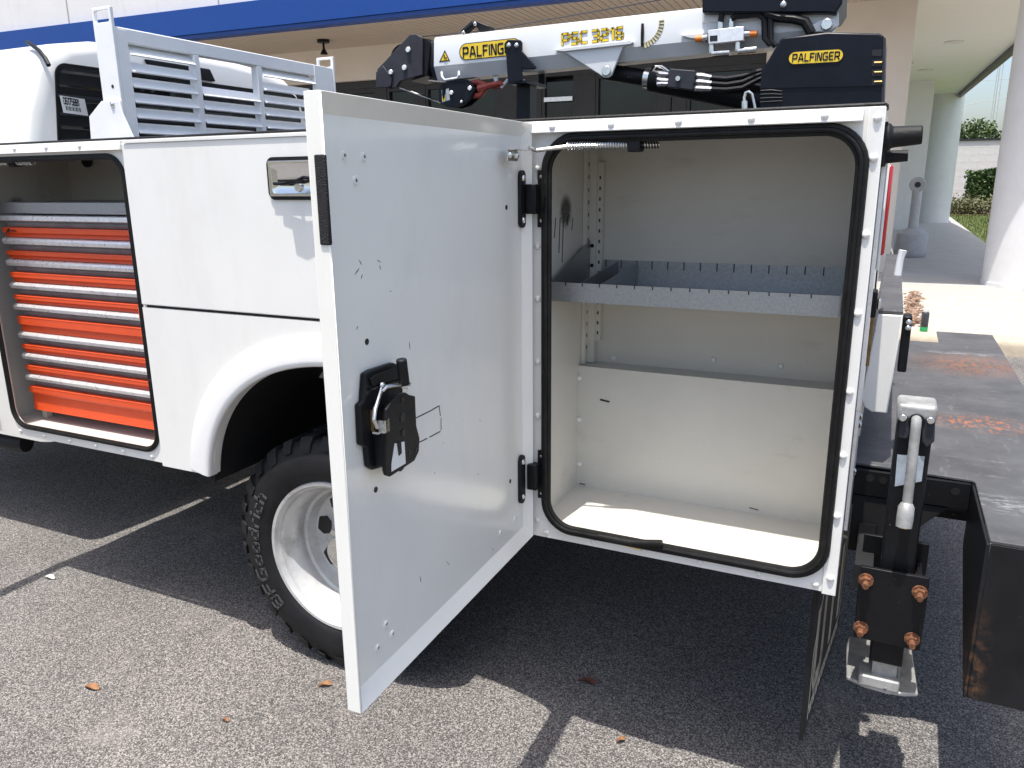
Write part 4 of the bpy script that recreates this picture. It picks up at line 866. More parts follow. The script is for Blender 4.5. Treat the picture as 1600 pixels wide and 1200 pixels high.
p = PY(1364, 472, .25); q = MB().box(XR, -.012, .20, .26, p.z-.03, p.z+.03); O('tailgate_latch', q, 'black_paint', tgo, bevel=.004); O('latch_button', MB().box(-.0118, -.004, .215, .245, p.z-.012, p.z+.012), 'zinc', tgo, bevel=.003)
# ---- rear face fittings of the body
z1, z0 = PY(1385, 258, .3).z, PY(1378, 396, .3).z
q = MB().box(XR+.001, XR+.010, .18, .42, .72, PY(1382, 300, .3).z+.14); O('rear_trim', q, 'aluminium', body, bevel=.001)
O('tail_lamp', MB().prism([(XR+.0105, .24, z0), (XR+.0105, .38, z0), (XR+.0105, .38, z1), (XR+.0105, .24, z1)], (.014, 0, 0)), 'lamp_red', body, bevel=.006, label='tall red tail lamp on the rear of the body')
O('lamp_bezel', MB().box(XR+.010, XR+.017, .20, .235, z0-.03, z1+.02), 'white_paint', body, bevel=.003)
pz = PY(1405, 214, .12).z; O('rubber_buffer', MB().tube([(XR, .12, pz), (XR+.012, .12, pz), (XR+.016, .12, pz), (XR+.072, .12, pz+.003)], [.030, .028, .022, .019], 12), 'rubber', body, bevel=.003)
pz2 = PY(1400, 245, .16).z; O('rubber_buffer', MB().tube([(XR, .16, pz2), (XR+.008, .16, pz2), (XR+.010, .16, pz2), (XR+.05, .16, pz2+.002)], [.022, .02, .014, .012], 12), 'rubber', body)
O('buffer_strip', MB().box(XR+.0005, XR+.006, .10, .16, pz2-.02, pz+.03), 'rubber', body)
O('brass_rod', MB().cyl((XR+.012, .3, PY(1360, 572, .3).z), (XR+.013, .3, PY(1362, 495, .3).z), .006, 10), 'old_brass', body)
for z in (.86, .98, 1.0): O('bolt_head', MB().dome((XR+.010, .22, z), (1, 0, 0), .009, .006, 8), 'zinc', body)

# ---- crank-down outrigger
oy = .12
pw0, pw1 = PY(1404, 640, oy).x, PY(1463, 640, oy).x; oz1 = PY(1435, 660, oy).z; oz0 = PY(1400, 895, oy).z
pc = (pw0+pw1)/2
q = MB().box(pc-.036, pc+.036, oy, oy+.075, .42, oz1); orr = O('outrigger', q, 'black_paint', truck, bevel=.005, label='black crank-down outrigger post with silver cap and foot plate')
q = MB().box(pc-.040, pc+.040, oy-.006, oy+.085, oz1, oz1+.040); O('gear_cap', q, 'pad_silver', orr, bevel=.009, seg=3)
gp = [PY(x, y, oy-.012) for x, y in ((1407, 650), (1462, 655), (1460, 690), (1448, 700), (1440, 690), (1440, 672), (1424, 670), (1418, 686), (1404, 684))]
O('gear_plate', MB().prism(gp, (0, .012, 0)), 'crane_grey', orr, bevel=.002)
for p in ((1411, 652), (1454, 656)): O('cap_bolt', MB().cyl(PY(*p, oy-.012), PY(*p, oy-.012)+Vector((0, -.009, 0)), .008, 12), 'zinc', orr, bevel=.002)
O('crank_boss', MB().cyl(PY(1432, 657, oy-.0), PY(1432, 657, oy-.0)+Vector((0, -.014, 0)), .017, 18), 'black_paint', orr)
O('crank_arm', MB().tube([PY(1432, 655, oy-.01), PY(1432, 658, oy-.026), PY(1431, 668, oy-.032), PY(1424, 730, oy-.034), PY(1417, 790, oy-.036)], .0105, 12), 'pad_silver', orr)
a, b2 = PY(1417, 786, oy-.038), PY(1412, 824, oy-.052); O('crank_grip', MB().tube([a, a+(b2-a)*.15, a+(b2-a)*.6, b2], [.012, .0165, .0175, .0165], 16), 'pad_silver', orr); O('grip_end', MB().cyl(b2, b2+(b2-a)*.04, .010, 14), 'brass', orr)
lb = [PY(x, y, oy-.0012) for x, y in ((1402, 710), (1445, 713), (1440, 752), (1398, 760))]; O('worn_label', MB().prism(lb, (0, -.0006, 0)), 'label_blue', orr)
fpz1, fpz0 = PY(1390, 893, oy-.03).z, PY(1385, 1006, oy-.03).z; fx0, fx1 = PY(1338, 950, oy-.03).x, PY(1447, 950, oy-.03).x
O('clamp_plate', MB().box(fx0, fx1, oy-.03, oy-.018, fpz0, fpz1), 'black_paint', orr, bevel=.002)
O('clamp_plate', MB().box(fx0, fx1, oy+.09, oy+.102, fpz0, fpz1+.03), 'black_paint', orr, bevel=.002)
O('clamp_side', MB().box(fx0+.012, fx0+.022, oy-.018, oy+.09, fpz0+.02, fpz1-.02), 'black_paint', orr); O('clamp_side', MB().box(fx1-.022, fx1-.012, oy-.018, oy+.09, fpz0+.02, fpz1-.02), 'black_paint', orr)
for p in ((1353, 906), (1437, 925), (1345, 980), (1425, 998)):
    c = PY(*p, oy-.03); k = MB().cyl(c, c+Vector((0, -.004, 0)), .0165, 16); k.cyl(c+Vector((0, -.004, 0)), c+Vector((0, -.017, 0)), .0125, 6); k.cyl(c+Vector((0, -.017, 0)), c+Vector((0, -.034, -.001)), .0070, 10); k.cyl(c+Vector((0, .03, 0)), c+Vector((0, .115, 0)), .007, 8)
    O('rusty_bolt', k, 'rust', orr)
O('arm_tube', MB().box(pc-.09, pc-.05, oy+.01, .40, .60, .66), 'chassis_black', orr)
O('inner_leg', MB().box(pc-.027, pc+.027, oy+.01, oy+.064, .36, .44), 'pad_silver', orr)
ft = [PZ(x, y, .345) for x, y in ((1327, 998), (1322, 1010), (1322, 1062), (1350, 1075), (1385, 1085), (1412, 1089), (1434, 1089), (1424, 1020))]
fpt = O('foot_plate', MB().prism(ft, (0, 0, .010)), 'pad_silver', orr, bevel=.003)
fp2 = [PZ(x, y, .352) for x, y in ((1331, 1004), (1328, 1050), (1352, 1063), (1388, 1072), (1424, 1074), (1418, 1026))]
q = MB().box(pc-.055, pc+.035, oy-.012, oy+.075, .357, .385); O('foot_socket', q, 'pad_silver', orr, bevel=.004)
O('foot_pin', MB().tube([PZ(1372, 1010, .40), PZ(1380, 1038, .385), PZ(1391, 1068, .368), PZ(1384, 1078, .362), PZ(1372, 1066, .362)], .0042, 8), 'zinc', orr)

# ---- crane, over on the far rear corner
CY = 1.70
def cp(x, y, yy=CY): return PY(x, y, yy)
def cpoly(name, pts, y0, th, mat, parent, bevel=.003): return O(name, MB().prism([cp(x, y, y0) for x, y in pts], (0, th, 0)), mat, parent, bevel=bevel)
q = MB(); rg_ = []
for x, yt, yf, yb_ in ((678, 57, 104, 125), (1300, -12, 43, 62)):
    T, F_, B_ = cp(x, yt), cp(x, yf), cp(x, yb_)
    rg_.append([(T.x, CY+.022, T.z), (T.x, CY+.006, T.z-.006), (T.x, CY, T.z-.022), (F_.x, CY, F_.z), (B_.x, CY+.035, B_.z), (B_.x, CY+.135, B_.z), (F_.x, CY+.17, F_.z), (T.x, CY+.17, T.z-.022), (T.x, CY+.148, T.z)])
q.v = rg_[0]+rg_[1]; n_ = 9; q.f = [(i, (i+1) % n_, n_+(i+1) % n_, n_+i) for i in range(n_)] + [tuple(range(n_)), tuple(range(n_, 2*n_))]
boom = O('crane_boom', q, 'crane_white', truck, ang=30, label='white crane boom with yellow name plate lying along the truck')
q = MB().prism([(a[0]+.002, .012*(1 if a[1] < CY+.085 else -1)+a[1], a[2]+(-.012 if a[2] > rg_[0][3][2] else .012)) for a in rg_[0]], (-.055, 0, 0)); O('inner_boom', q, 'crane_grey', boom)
hp = [(589, 133), (589, 108), (598, 99), (640, 54), (650, 53), (658, 58), (660, 66), (660, 117), (625, 127), (618, 137), (612, 137)]
cpoly('head_plate', hp, CY-.012, .012, 'crane_grey', boom); cpoly('head_plate', hp, CY+.165, .012, 'crane_grey', boom)
cpoly('head_guard', [(587, 137), (587, 113), (598, 102), (612, 121), (611, 134), (606, 137)], CY-.020, .007, 'crane_grey', boom)
cpoly('head_web', [(655, 58), (668, 60), (672, 70), (668, 118), (640, 127), (655, 116)], CY, .16, 'black_paint', boom)
for p, r_ in (((639, 78), .013), ((633, 106), .013), ((612, 113), .012)): O('head_bolt', MB().cyl(cp(*p, CY-.012), cp(*p, CY-.012)+Vector((0, -.012, 0)), r_, 8), 'aluminium', boom, bevel=.002)
for p, w in (((633, 92), .07), ((612, 122), .05)): O('sheave', MB().cyl(cp(*p, CY+.04), cp(*p, CY+.12), w, 24), 'black_plastic', boom)
# hook block
hb = O('hook_block', MB().prism([cp(x, y, CY+.02) for x, y in ((685, 158), (685, 138), (692, 129), (705, 125), (730, 124), (738, 129), (741, 140), (737, 152), (725, 163), (712, 168), (700, 167), (690, 163))], (0, .016, 0)), 'crane_black', truck, bevel=.003, label='black hook block with red hook hanging under the boom tip')
O('block_cheek', MB().prism([cp(x, y, CY+.02)+Vector((0, .07, 0)) for x, y in ((685, 158), (685, 138), (692, 129), (705, 125), (730, 124), (738, 129), (741, 140), (737, 152), (725, 163), (712, 168), (700, 167), (690, 163))], (0, .016, 0)), 'crane_black', hb, bevel=.003)
O('sheave', MB().cyl(cp(710, 146, CY+.04), cp(710, 146, CY+.085), .06, 20), 'black_plastic', hb)
for p, r_ in (((706, 145), .011), ((735, 138), .011), ((722, 159), .007)): O('block_bolt', MB().cyl(cp(*p, CY+.02), cp(*p, CY+.02)+Vector((0, -.01, 0)), r_, 8), 'aluminium', hb, bevel=.002)
cpoly('block_label', [(690, 141), (701, 138), (703, 156), (691, 160)], CY+.019, .001, 'label_blue', hb, 0)
cpoly('block_label', [(691, 149), (696, 148), (696, 157), (691, 158)], CY+.0182, .0006, 'decal_yellow', hb, 0)
a, b2, c_ = cp(741, 131, CY+.06), cp(757, 128, CY+.06), cp(748, 138, CY+.06)
hk = MB().tube([cp(738, 130, CY+.05), cp(748, 128, CY+.05), cp(757, 132, CY+.05), cp(757, 141, CY+.05), cp(750, 149, CY+.05), cp(740, 150, CY+.05)], .014, 8); hk.tube([cp(748, 139, CY+.05), cp(757, 137, CY+.05), cp(764, 133, CY+.05)], [.02, .022, .012], 8)
hk.tube([cp(758, 136, CY+.05), cp(768, 133, CY+.045), cp(780, 130, CY+.045), cp(786, 131, CY+.05), cp(782, 135, CY+.055), cp(770, 138, CY+.06)], [.016, .014, .012, .011, .010, .006], 8); O('hook', hk, 'hook_red', hb)
cpoly('stow_tab', [(768, 114), (780, 112), (776, 131), (773, 131)], CY+.05, .008, 'crane_white', boom); O('stow_tab', MB().tube([cp(794, 124, CY+.05), cp(783, 137, CY+.05)], .007, 6), 'crane_white', boom)
O('winch_rope', MB().tube([cp(625, 137, CY+.08), cp(688, 160, CY+.06)], .0045, 6), 'zinc', boom); O('winch_rope', MB().tube([cp(660, 124, CY+.1), cp(720, 130, CY+.06)], .0045, 6), 'zinc', boom)
O('winch_rope', MB().tube([cp(660, 57, CY+.08), cp(765, 47, CY+.08), cp(1030, 0, CY+.08), cp(1110, -16, CY+.08)], .0024, 6), 'crane_grey', boom)
O('boom_handle', MB().tube([cp(690, 113, CY-.002), cp(691, 120, CY-.02), cp(695, 125, CY-.022), cp(714, 122, CY-.022), cp(717, 118, CY-.02), cp(717, 112, CY-.002)], .0055, 8), 'crane_white', boom)
q = MB().tube([cp(724, 52, CY+.03), cp(742, 36, CY+.03)], .018, 8); O('rope_guide', q, 'black_plastic', boom, bevel=.002)
cpoly('rope_guide', [(738, 33), (745, 33), (765, 41), (765, 46), (750, 50), (744, 42)], CY+.03, .05, 'black_plastic', boom); O('guide_bolt', MB().dome(cp(742, 37, CY+.01), (0, -1, 0), .009, .006, 8), 'zinc', boom); O('guide_bolt', MB().dome(cp(724, 51, CY+.01), (0, -1, 0), .009, .006, 8), 'zinc', boom)
# boom lettering
def bmap(P0, P1, h, proud):
    u_ = (P1-P0); L_ = u_.length; u_ = u_.normalized(); v_ = Vector((-u_.z, 0, u_.x)); v_ = v_ if v_.z > 0 else -v_
    return u_, v_, L_
def plate_text(txt, P0, P1, h, mat, parent, w, name, y_off):
    u_, v_, L_ = bmap(P0, P1, h, 0); k = L_/text_width(txt); q = MB()
    strokes(q, txt, lambda a, b3, d: P0 + u_*(a*k) + v_*(b3*h) + Vector((0, -y_off-d*.0012, 0)), w=w); return O(name, q, mat, parent, smooth=False)
def pill(P0, P1, h, y_off, mat, parent, name):
    """P0, P1: ends of the centre line"""
    u_, v_, L_ = bmap(P0, P1, h, 0); r = h/2; pts = []
    for k in range(13): a = R_(90+180*k/12); pts.append(P0+u_*(r+r*math.cos(a))+v_*(r*math.sin(a)))
    for k in range(13): a = R_(-90+180*k/12); pts.append(P1+u_*(-r+r*math.cos(a))+v_*(r*math.sin(a)))
    return O(name, MB().prism([p+Vector((0, -y_off, 0)) for p in pts], (0, -.0012, 0)), mat, parent, smooth=False)
pill(cp(718, 82), cp(814, 72), .073, .0012, 'decal_black', boom, 'name_plate_border'); pill(cp(719.5, 82), cp(813, 72.2), .066, .0026, 'decal_yellow', boom, 'name_plate')
plate_text('PALFINGER', cp(725, 90), cp(808, 81), .041, 'decal_black', boom, .22, 'name_lettering', .0038)
for tx_, xa, xb in (('PSC', 879, 917), ('3216', 926, 973)):
    Pa, Pb = cp(xa, 70.5-(xa-879)*.1105), cp(xb, 70.5-(xb-879)*.1105)
    plate_text(tx_, Pa, Pb, .044, 'crane_grey', boom, .27, 'model_lettering_outline', .0012); plate_text(tx_, Pa, Pb, .044, 'decal_yellow', boom, .20, 'model_lettering', .0026)
cpoly('warning_triangle', [(686, 97), (695, 78), (703, 95)], CY-.0015, .001, 'decal_black', boom, 0); cpoly('warning_symbol', [(689, 94.8), (695, 82), (700.5, 93.6)], CY-.0027, .001, 'decal_yellow', boom, 0)
q = MB().tube([cp(694, 86, CY-.004), cp(694, 90, CY-.004), cp(698, 90.5, CY-.004)], .003, 5); O('warning_mark', q, 'decal_black', boom)
O('angle_needle', MB().tube([cp(1004, 37, CY-.006), cp(1003.5, 55, CY-.008), cp(1003, 73, CY-.006)], [.006, .007, .005], 8), 'black_plastic', boom)
for k in range(11):
    a = R_(8+k*8.5); c = cp(1003, 38); ru = Vector((math.sin(a), 0, -math.cos(a))); p = c+ru*.095; t = Vector((ru.z, 0, -ru.x))
    O('gauge_tick', MB().prism([p-t*.0016+Vector((0, -.0012, 0)), p+t*.0016+Vector((0, -.0012, 0)), p+t*.0016+ru*-.02+Vector((0, -.0012, 0)), p-t*.0016+ru*-.02+Vector((0, -.0012, 0))], (0, -.001, 0)), 'decal_black', boom)
    O('gauge_band', MB().prism([p-t*.0065+Vector((0, -.0003, 0)), p+t*.0065+Vector((0, -.0003, 0)), p+t*.0065-ru*.022+Vector((0, -.0003, 0)), p-t*.0065-ru*.022+Vector((0, -.0003, 0))], (0, -.0007, 0)), 'gauge_pale', boom)
cpoly('cylinder_lug', [(866, 79), (876, 76), (985, 63), (990, 66), (973, 74), (956, 117), (950, 121), (943, 121), (936, 116), (886, 84)], CY-.012, .012, 'crane_white', boom)
cpoly('lug_cap', [(866, 79), (876, 75), (985, 62.5), (990, 66), (985, 69), (880, 80.5)], CY-.026, .013, 'crane_white', boom, .002)
cpoly('cylinder_lug', [(880, 84), (975, 74), (956, 117), (950, 121), (943, 121), (936, 116)], CY+.168, .012, 'crane_white', boom)
O('lug_pin', MB().cyl(cp(948, 111, CY-.012), cp(948, 111, CY-.012)+Vector((0, -.010, 0)), .021, 20), 'zinc', boom, bevel=.003)
cpoly('boom_rib', [(1062, 55), (1105, 50), (1105, 62), (1078, 60)], CY-.02, .02, 'crane_white', boom)
# boom support
bs = O('boom_support', MB().prism([cp(x, y, CY-.03) for x, y in ((789, 66), (793, 62), (812, 62), (815, 66), (815, 118), (818, 128), (808, 131), (795, 130), (793, 124))], (0, .014, 0)), 'crane_black', truck, bevel=.003, label='black boom rest holding up the crane boom')
cpoly('support_gusset', [(814, 78), (838, 106), (834, 108), (815, 108)], CY-.03, .012, 'crane_black', bs); cpoly('support_cradle', [(794, 126), (821, 124), (822, 130), (795, 132)], CY-.03, .24, 'crane_black', bs); cpoly('support_arm', [(841, 104), (851, 104), (851, 133), (841, 132)], CY+.20, .014, 'crane_black', bs)
cpoly('support_post', [(807, 131), (828, 130), (827, 215), (806, 215)], CY+.04, .08, 'crane_black', bs)
for p in ((795, 71), (807, 71)): O('support_bolt', MB().dome(cp(*p, CY-.03), (0, -1, 0), .012, .009, 10), 'zinc', bs)
# lifting cylinder, manifold, hoses
lc = O('lift_cylinder', MB().cyl(cp(946, 112, CY+.085), cp(1022, 124, CY+.085), .035, 20), 'black_paint', truck, label='black hydraulic lift cylinder under the boom')
O('cylinder_barrel', MB().cyl(cp(1018, 123, CY+.085), cp(1215, 160, CY+.085), .055, 24), 'black_paint', lc); O('rod_gland', MB().cyl(cp(1008, 122, CY+.08), cp(1016, 123, CY+.08), .042, 20), 'zinc', lc)
cpoly('manifold_block', [(1046, 107), (1087, 110), (1083, 141), (1042, 136)], CY-.04, .05, 'crane_grey', lc, .004)
for k, (y1, y2) in enumerate(((115, 113), (125, 123), (130, 131))):
    O('hose_fitting', MB().tube([cp(1027, y2+1, CY-.015), cp(1034, y1+1, CY-.015), cp(1045, y1+1, CY-.015)], [.011, .014, .010], 8), 'zinc', lc)
O('loop_pipe', MB().tube([cp(1045, 112, CY-.02), cp(1034, 104, CY-.03), cp(1024, 104, CY-.03), cp(1021, 110, CY-.03), cp(1030, 114, CY-.02)], .006, 8), 'zinc', lc)
O('manifold_port', MB().cyl(cp(1060, 123, CY-.04), cp(1060, 123, CY-.04)+Vector((0, -.012, 0)), .010, 10), 'zinc', lc)
for k, (ya, yb2, ye) in enumerate(((118, 121, 108), (128, 130, 112), (138, 139, 118))):
    O('hose_fitting', MB().tube([cp(1086-k, ya, CY-.015), cp(1096, ya+.5, CY-.015), cp(1112, yb2, CY-.015)], [.012, .014, .011], 8), 'zinc', lc)
    O('hose', MB().tube([cp(1110, yb2, CY-.015), cp(1135, yb2+2-(k == 2)*1, CY-.015), cp(1160, yb2-2, CY-.01), cp(1180, (yb2+ye)/2-2, CY), cp(1198, ye, CY+.01)], .011, 8), 'black_plastic', lc)
cpoly('valve_block', [(1106, 47), (1162, 41), (1162, 63), (1107, 69)], CY-.045, .045, 'aluminium', boom, .002)
for a, b2, m_ in (((1098, 60), (1106, 58), 'zinc'), ((1087, 61), (1098, 60), 'cap_orange'), ((1162, 53), (1172, 52.5), 'zinc'), ((1172, 53), (1183, 52.5), 'cap_orange'), ((1126, 46), (1126, 34), 'zinc'), ((1143, 44), (1143, 30), 'zinc'), ((1112, 68), (1112, 82), 'zinc'), ((1153, 64), (1153, 78), 'zinc'), ((1112, 84), (1140, 82), 'zinc'), ((1153, 80), (1182, 77), 'zinc')):
    O('valve_fitting', MB().cyl(cp(*a, CY-.022), cp(*b2, CY-.022), .0125, 10), m_, boom)
cpoly('valve_label', [(1109, 56), (1121, 55), (1121, 64), (1109, 65)], CY-.0462, .001, 'decal_black', boom, 0)
for pts in ([(1126, 34), (1128, 22), (1134, 14), (1160, 10), (1195, 5), (1204, 8)], [(1143, 30), (1150, 25), (1185, 22), (1194, 30), (1195, 60), (1204, 70)], [(1204, 22), (1204, 64), (1212, 72)], [(1188, -12), (1190, 6), (1200, 22), (1216, 27), (1240, 29), (1258, 34), (1268, 52)]):
    O('hose', MB().tube([cp(x, y, CY-.03) for x, y in pts], .012 if len(pts) < 7 else .019, 8), 'black_plastic', boom)
cpoly('upper_side_plate', [(1097, 10), (1310, -4), (1311, 40), (1297, 50), (1200, 30), (1097, 36)], CY-.006, .006, 'crane_white', boom)
wb = [(1097, -70), (1318, -80), (1316, 5), (1305, 22), (1294, 20), (1200, 20), (1097, 20)]
wn_ = O('winch_housing', MB().prism([cp(x, y, CY-.05) for x, y in wb], (0, .3, 0)), 'crane_black', truck, bevel=.006, label='black winch housing on top of the crane')
O('housing_bolt', MB().dome(cp(1224, 7, CY-.05), (0, -1, 0), .014, .01, 10), 'zinc', wn_)
O('pivot_lug', MB().prism([cp(x, y, CY-.03) for x, y in ((1262, 42), (1292, 27), (1303, 30), (1306, 42), (1296, 50), (1270, 50))], (0, .03, 0)), 'crane_white', wn_, bevel=.003); O('pivot_bolt', MB().cyl(cp(1292, 39, CY-.03), cp(1292, 39, CY-.03)+Vector((0, -.02, 0)), .022, 8), 'zinc', wn_, bevel=.003)
# pump cover with name plate
CV = 1.60
def vp(x, y, yy=CV): return PY(x, y, yy)
cvp = [(1186, 190), (1189, 112), (1221, 59), (1254, 55), (1292, 50), (1374, 52), (1382, 57), (1380, 190)]
cov = O('crane_cover', MB().prism([vp(x, y) for x, y in cvp], (0, .36, 0)), 'crane_black', truck, bevel=.006, label='black crane pump cover with yellow name plate')
pill(vp(1231.5, 91.5), vp(1318, 86.5), .0475, .0012, 'decal_black', cov, 'name_plate_border'); pill(vp(1233, 91.4), vp(1317, 86.6), .042, .0026, 'decal_yellow', cov, 'name_plate')
plate_text('PALFINGER', vp(1238.5, 96.5), vp(1311, 92.5), .025, 'decal_black', cov, .22, 'name_lettering', .0038)
for k, y in enumerate((82, 98, 113, 128)):
    O('cover_slot', MB().prism([vp(x, yy, CV-.0015) for x, yy in ((1363, y-4), (1378, y-5), (1377, y+6), (1362, y+5))], (0, .001, 0)), 'decal_black', cov)
    if k: O('slot_stud', MB().cyl(vp(1366, y, CV-.004), vp(1378, y-.5, CV-.004), .004, 8), 'brass', cov)
O('cover_lip', MB().prism([vp(x, y, CV-.004) for x, y in ((1187, 136), (1380, 132), (1380, 134), (1187, 138))], (0, .004, 0)), 'crane_black', cov)
for k in range(4): O('cover_crease', MB().tube([vp(1188, 142+k*6, CV-.003), vp(1205, 141+k*6, CV-.004), vp(1222, 143+k*5, CV-.002)], .003, 6), 'crane_black', cov)
O('cover_edge', MB().prism([vp(x, y, CV-.003) for x, y in ((1380, 60), (1384, 58), (1381, 165), (1376, 165))], (0, .30, 0)), 'crane_grey', cov, bevel=.002)
O('pedestal', MB().cyl((vp(1290, 100).x, CV+.25, .9), (vp(1290, 100).x, CV+.25, 1.9), .16, 24), 'crane_black', cov)
O('brake_pipe', MB().tube([(p.x, 1.2, p.z) for p in [PY(x, y, 1.2) for x, y in ((1163, 175), (1163, 152), (1165, 145), (1170, 143), (1175, 147), (1178, 160), (1181, 175))]], .005, 8), 'zinc', body); O('pipe_fitting', MB().cyl(PY(1163, 172, 1.2), PY(1163, 158, 1.2), .010, 8), 'zinc', body)

# ================================================================== THINGS IN THE COMPARTMENTS
DY = .075
tc_ = thing('tool_cabinet', 'red and grey drawer cabinet inside the front compartment', 'tool cabinet', (-2.55, .25, .70))
OFF = Vector((2.55, -.25, -.70))
def TO(name, q, mat, parent, **k):
    q.v = [tuple(Vector(p)+OFF) for p in q.v]; return O(name, q, mat, parent, **k)
xl, xr_ = PY(30, 500, DY).x, -2.125
ztop = PY(0, 333, DY).z
TO('carcass', MB().box(xl+.012, xr_, DY+.03, .42, PY(56, 633, DY).z+.01, ztop-.004), 'drawer_grey', tc_)
TO('stand_leg', MB().obox(PY(75, 652, DY+.05), (.012, 0, 0), (0, .012, 0), (0, 0, .05)), 'shaded_liner_paint', tc_); TO('stand_bolt', MB().cyl(PY(80, 662, DY+.03), PY(86, 665, DY+.03), .009, 10), 'zinc', tc_)
TO('top_shelf', MB().box(xl-.02, xr_, DY-.005, .42, ztop, PY(0, 316, DY).z), 'galvanized', tc_, bevel=.002)
tops = [(4.4, 355), (10, 391), (16, 424.5), (22, 460), (28, 493), (36.5, 537), (42, 569.5), (49.6, 602.5)]
zs = [PY(x, y, DY).z for x, y in tops] + [PY(56, 636, DY).z - .01]
def sheet(prof, x0, x1, back=.03):
    pts = [(x0, y, z) for y, z in prof] + [(x0, prof[-1][0]+back, prof[-1][1]), (x0, prof[0][0]+back, prof[0][1])]
    return MB().prism(pts, (x1-x0, 0, 0))
pp = .083
TO('pull', sheet([(DY+.004, zs[0]+.045), (DY-.006, zs[0]+.041), (DY-.008, zs[0]+.026), (DY+.002, zs[0]+.022)], xl-.02, xr_), 'aluminium', tc_); TO('track', sheet([(DY+.014, zs[0]+.022), (DY+.008, zs[0]+.012), (DY+.014, zs[0]+.002)], xl+.01, xr_), 'drawer_grey', tc_)
for i in range(8):
    p = zs[i]-zs[i+1]; z = zs[i]; last = i == 7; red = p-.050 if not last else p
    dr = TO('drawer', sheet([(DY-.004, z), (DY-.006, z-.003), (DY-.006, z-red*.52 if not last else z-.022), (DY+.006, z-red*.62 if not last else z-.034), (DY+.002, z-red)], xl, xr_), 'drawer_red', tc_, ang=20)
    TO('highlight_lip', MB().box(xl, xr_, DY-.0068, DY-.0062, z-.0035, z-.0015), 'drawer_red', dr)
    if last: break
    zp = z-red-.004
    TO('pull', sheet([(DY+.004, zp+.002), (DY-.008, zp-.002), (DY-.012, zp-.009), (DY-.008, zp-.021), (DY+.004, zp-.024)], xl-.004, xr_), 'aluminium', dr)
    TO('track', sheet([(DY+.016, zp-.022), (DY+.010, zp-.034), (DY+.016, zs[i+1]+.001)], xl+.014, xr_), 'drawer_grey', dr)
q = MB()
for a, b2 in (((10, 363), (14, 357)), ((14, 357), (14, 363)), ((16, 360), (25, 361))): q.tube([PY(*a, DY-.0075), PY(*b2, DY-.0075)], .0022, 5)
TO('drawer_badge', q, 'decal_black', tc_)
p = PY(221, 482, DY-.02); TO('key_ring', MB().tube([p+Vector((.012*math.cos(a*.6), 0, .012*math.sin(a*.6))) for a in range(11)], .003, 6), 'zinc', tc_); TO('key', MB().obox(p+Vector((-.004, -.002, -.02)), (.008, 0, 0), (0, .002, 0), (0, 0, .014)), 'drawer_red', tc_)
# galvanized shelf tray with dividers
TY0, TY1 = .075, .388; TX0, TX1 = PY(861, 455, TY0).x, PY(1312, 475, TY0).x
tzt, tzb = PY(1100, 452, TY0).z, PY(1100, 484, TY0).z
sy = thing('shelf_tray', 'galvanized divided shelf tray hung inside the rear compartment', 'shelf', (TX0, TY0, tzb)); OFF = -Vector((TX0, TY0, tzb))
zq = PX(941, 369, TX0).z - tzt; zr = PY(1130, 412, TY1-.002).z
TO('front_lip', MB().box(TX0, TX1, TY0, TY0+.002, tzb, tzt), 'galvanized', sy); TO('tray_floor', MB().box(TX0, TX1, TY0+.002, TY1, tzb+.006, tzb+.008), 'galvanized', sy); TO('back_lip', MB().box(TX0, TX1, TY1-.002, TY1, tzb+.008, zr), 'galvanized', sy)
TO('end_plate', MB().prism([(TX0-.002, TY0+.002, tzb), (TX0-.002, TY1, tzb), (TX0-.002, TY1, tzt+zq-.008), (TX0-.002, TY1-.012, tzt+zq), (TX0-.002, TY0+.002, tzt)], (.002, 0, 0)), 'galvanized', sy)
TO('end_plate', MB().prism([(TX1, TY0+.002, tzb), (TX1, TY1, tzb), (TX1, TY1, tzt+zq-.008), (TX1, TY1-.012, tzt+zq), (TX1, TY0+.002, tzt)], (.002, 0, 0)), 'galvanized', sy)
for p in ((905, 444), (938, 447)):
    x = PY(*p, TY0).x; TO('divider', MB().prism([(x, TY0+.003, tzb+.009), (x, TY1-.004, tzb+.009), (x, TY1-.004, zr-.002), (x, TY0+.003, tzt-.001)], (.0015, 0, 0)), 'galvanized', sy)
k = 0; x = TX0+.038
while x < TX1-.02:
    TO('divider_slot', MB().box(x, x+.003, TY0-.0006, TY0, tzt-.008, tzt+.0002), 'decal_black', sy); TO('divider_slot', MB().box(x, x+.003, TY1-.0026, TY1-.002, zr-.022, zr+.0002), 'decal_black', sy); x += .0445
for dz_ in (zq-.02, zq-.075): TO('tray_bolt', MB().cyl((TX0+.001, TY1-.02, tzt+dz_), (TX0+.010, TY1-.02, tzt+dz_), .008, 8), 'black_plastic', sy)

# ================================================================== THINGS ON THE PAVEMENT AND GROUND
p = PZ(1421, 402, .155)
ash = thing('smoking_receptacle', 'grey plastic cigarette receptacle with a tall neck on the covered walkway', 'receptacle', (p.x, p.y+.2, .154))
q = MB().lathe([(0, 0), (.25, 0), (.265, .02), (.272, .10), (.272, .36), (.262, .42), (.19, .47), (.09, .51), (.08, .53), (.0, .53)], (0, 0, 0), (0, 0, 1), (1, 0, 0), 32); O('base', q, 'receptacle_grey', ash)
q = MB().lathe([(.085, .52), (.078, .6), (.074, 1.20), (.0, 1.21)], (0, 0, 0), (0, 0, 1), (1, 0, 0), 20); O('neck', q, 'receptacle_grey', ash)
q = MB().cyl((0, -.07, 1.27), (0, .07, 1.27), .135, 28); O('head', q, 'receptacle_grey', ash, bevel=.02, seg=3); O('opening', MB().cyl((0, -.072, 1.27), (0, -.075, 1.27), .05, 20), 'decal_black', ash)
p = PZ(1443, 517, .155)
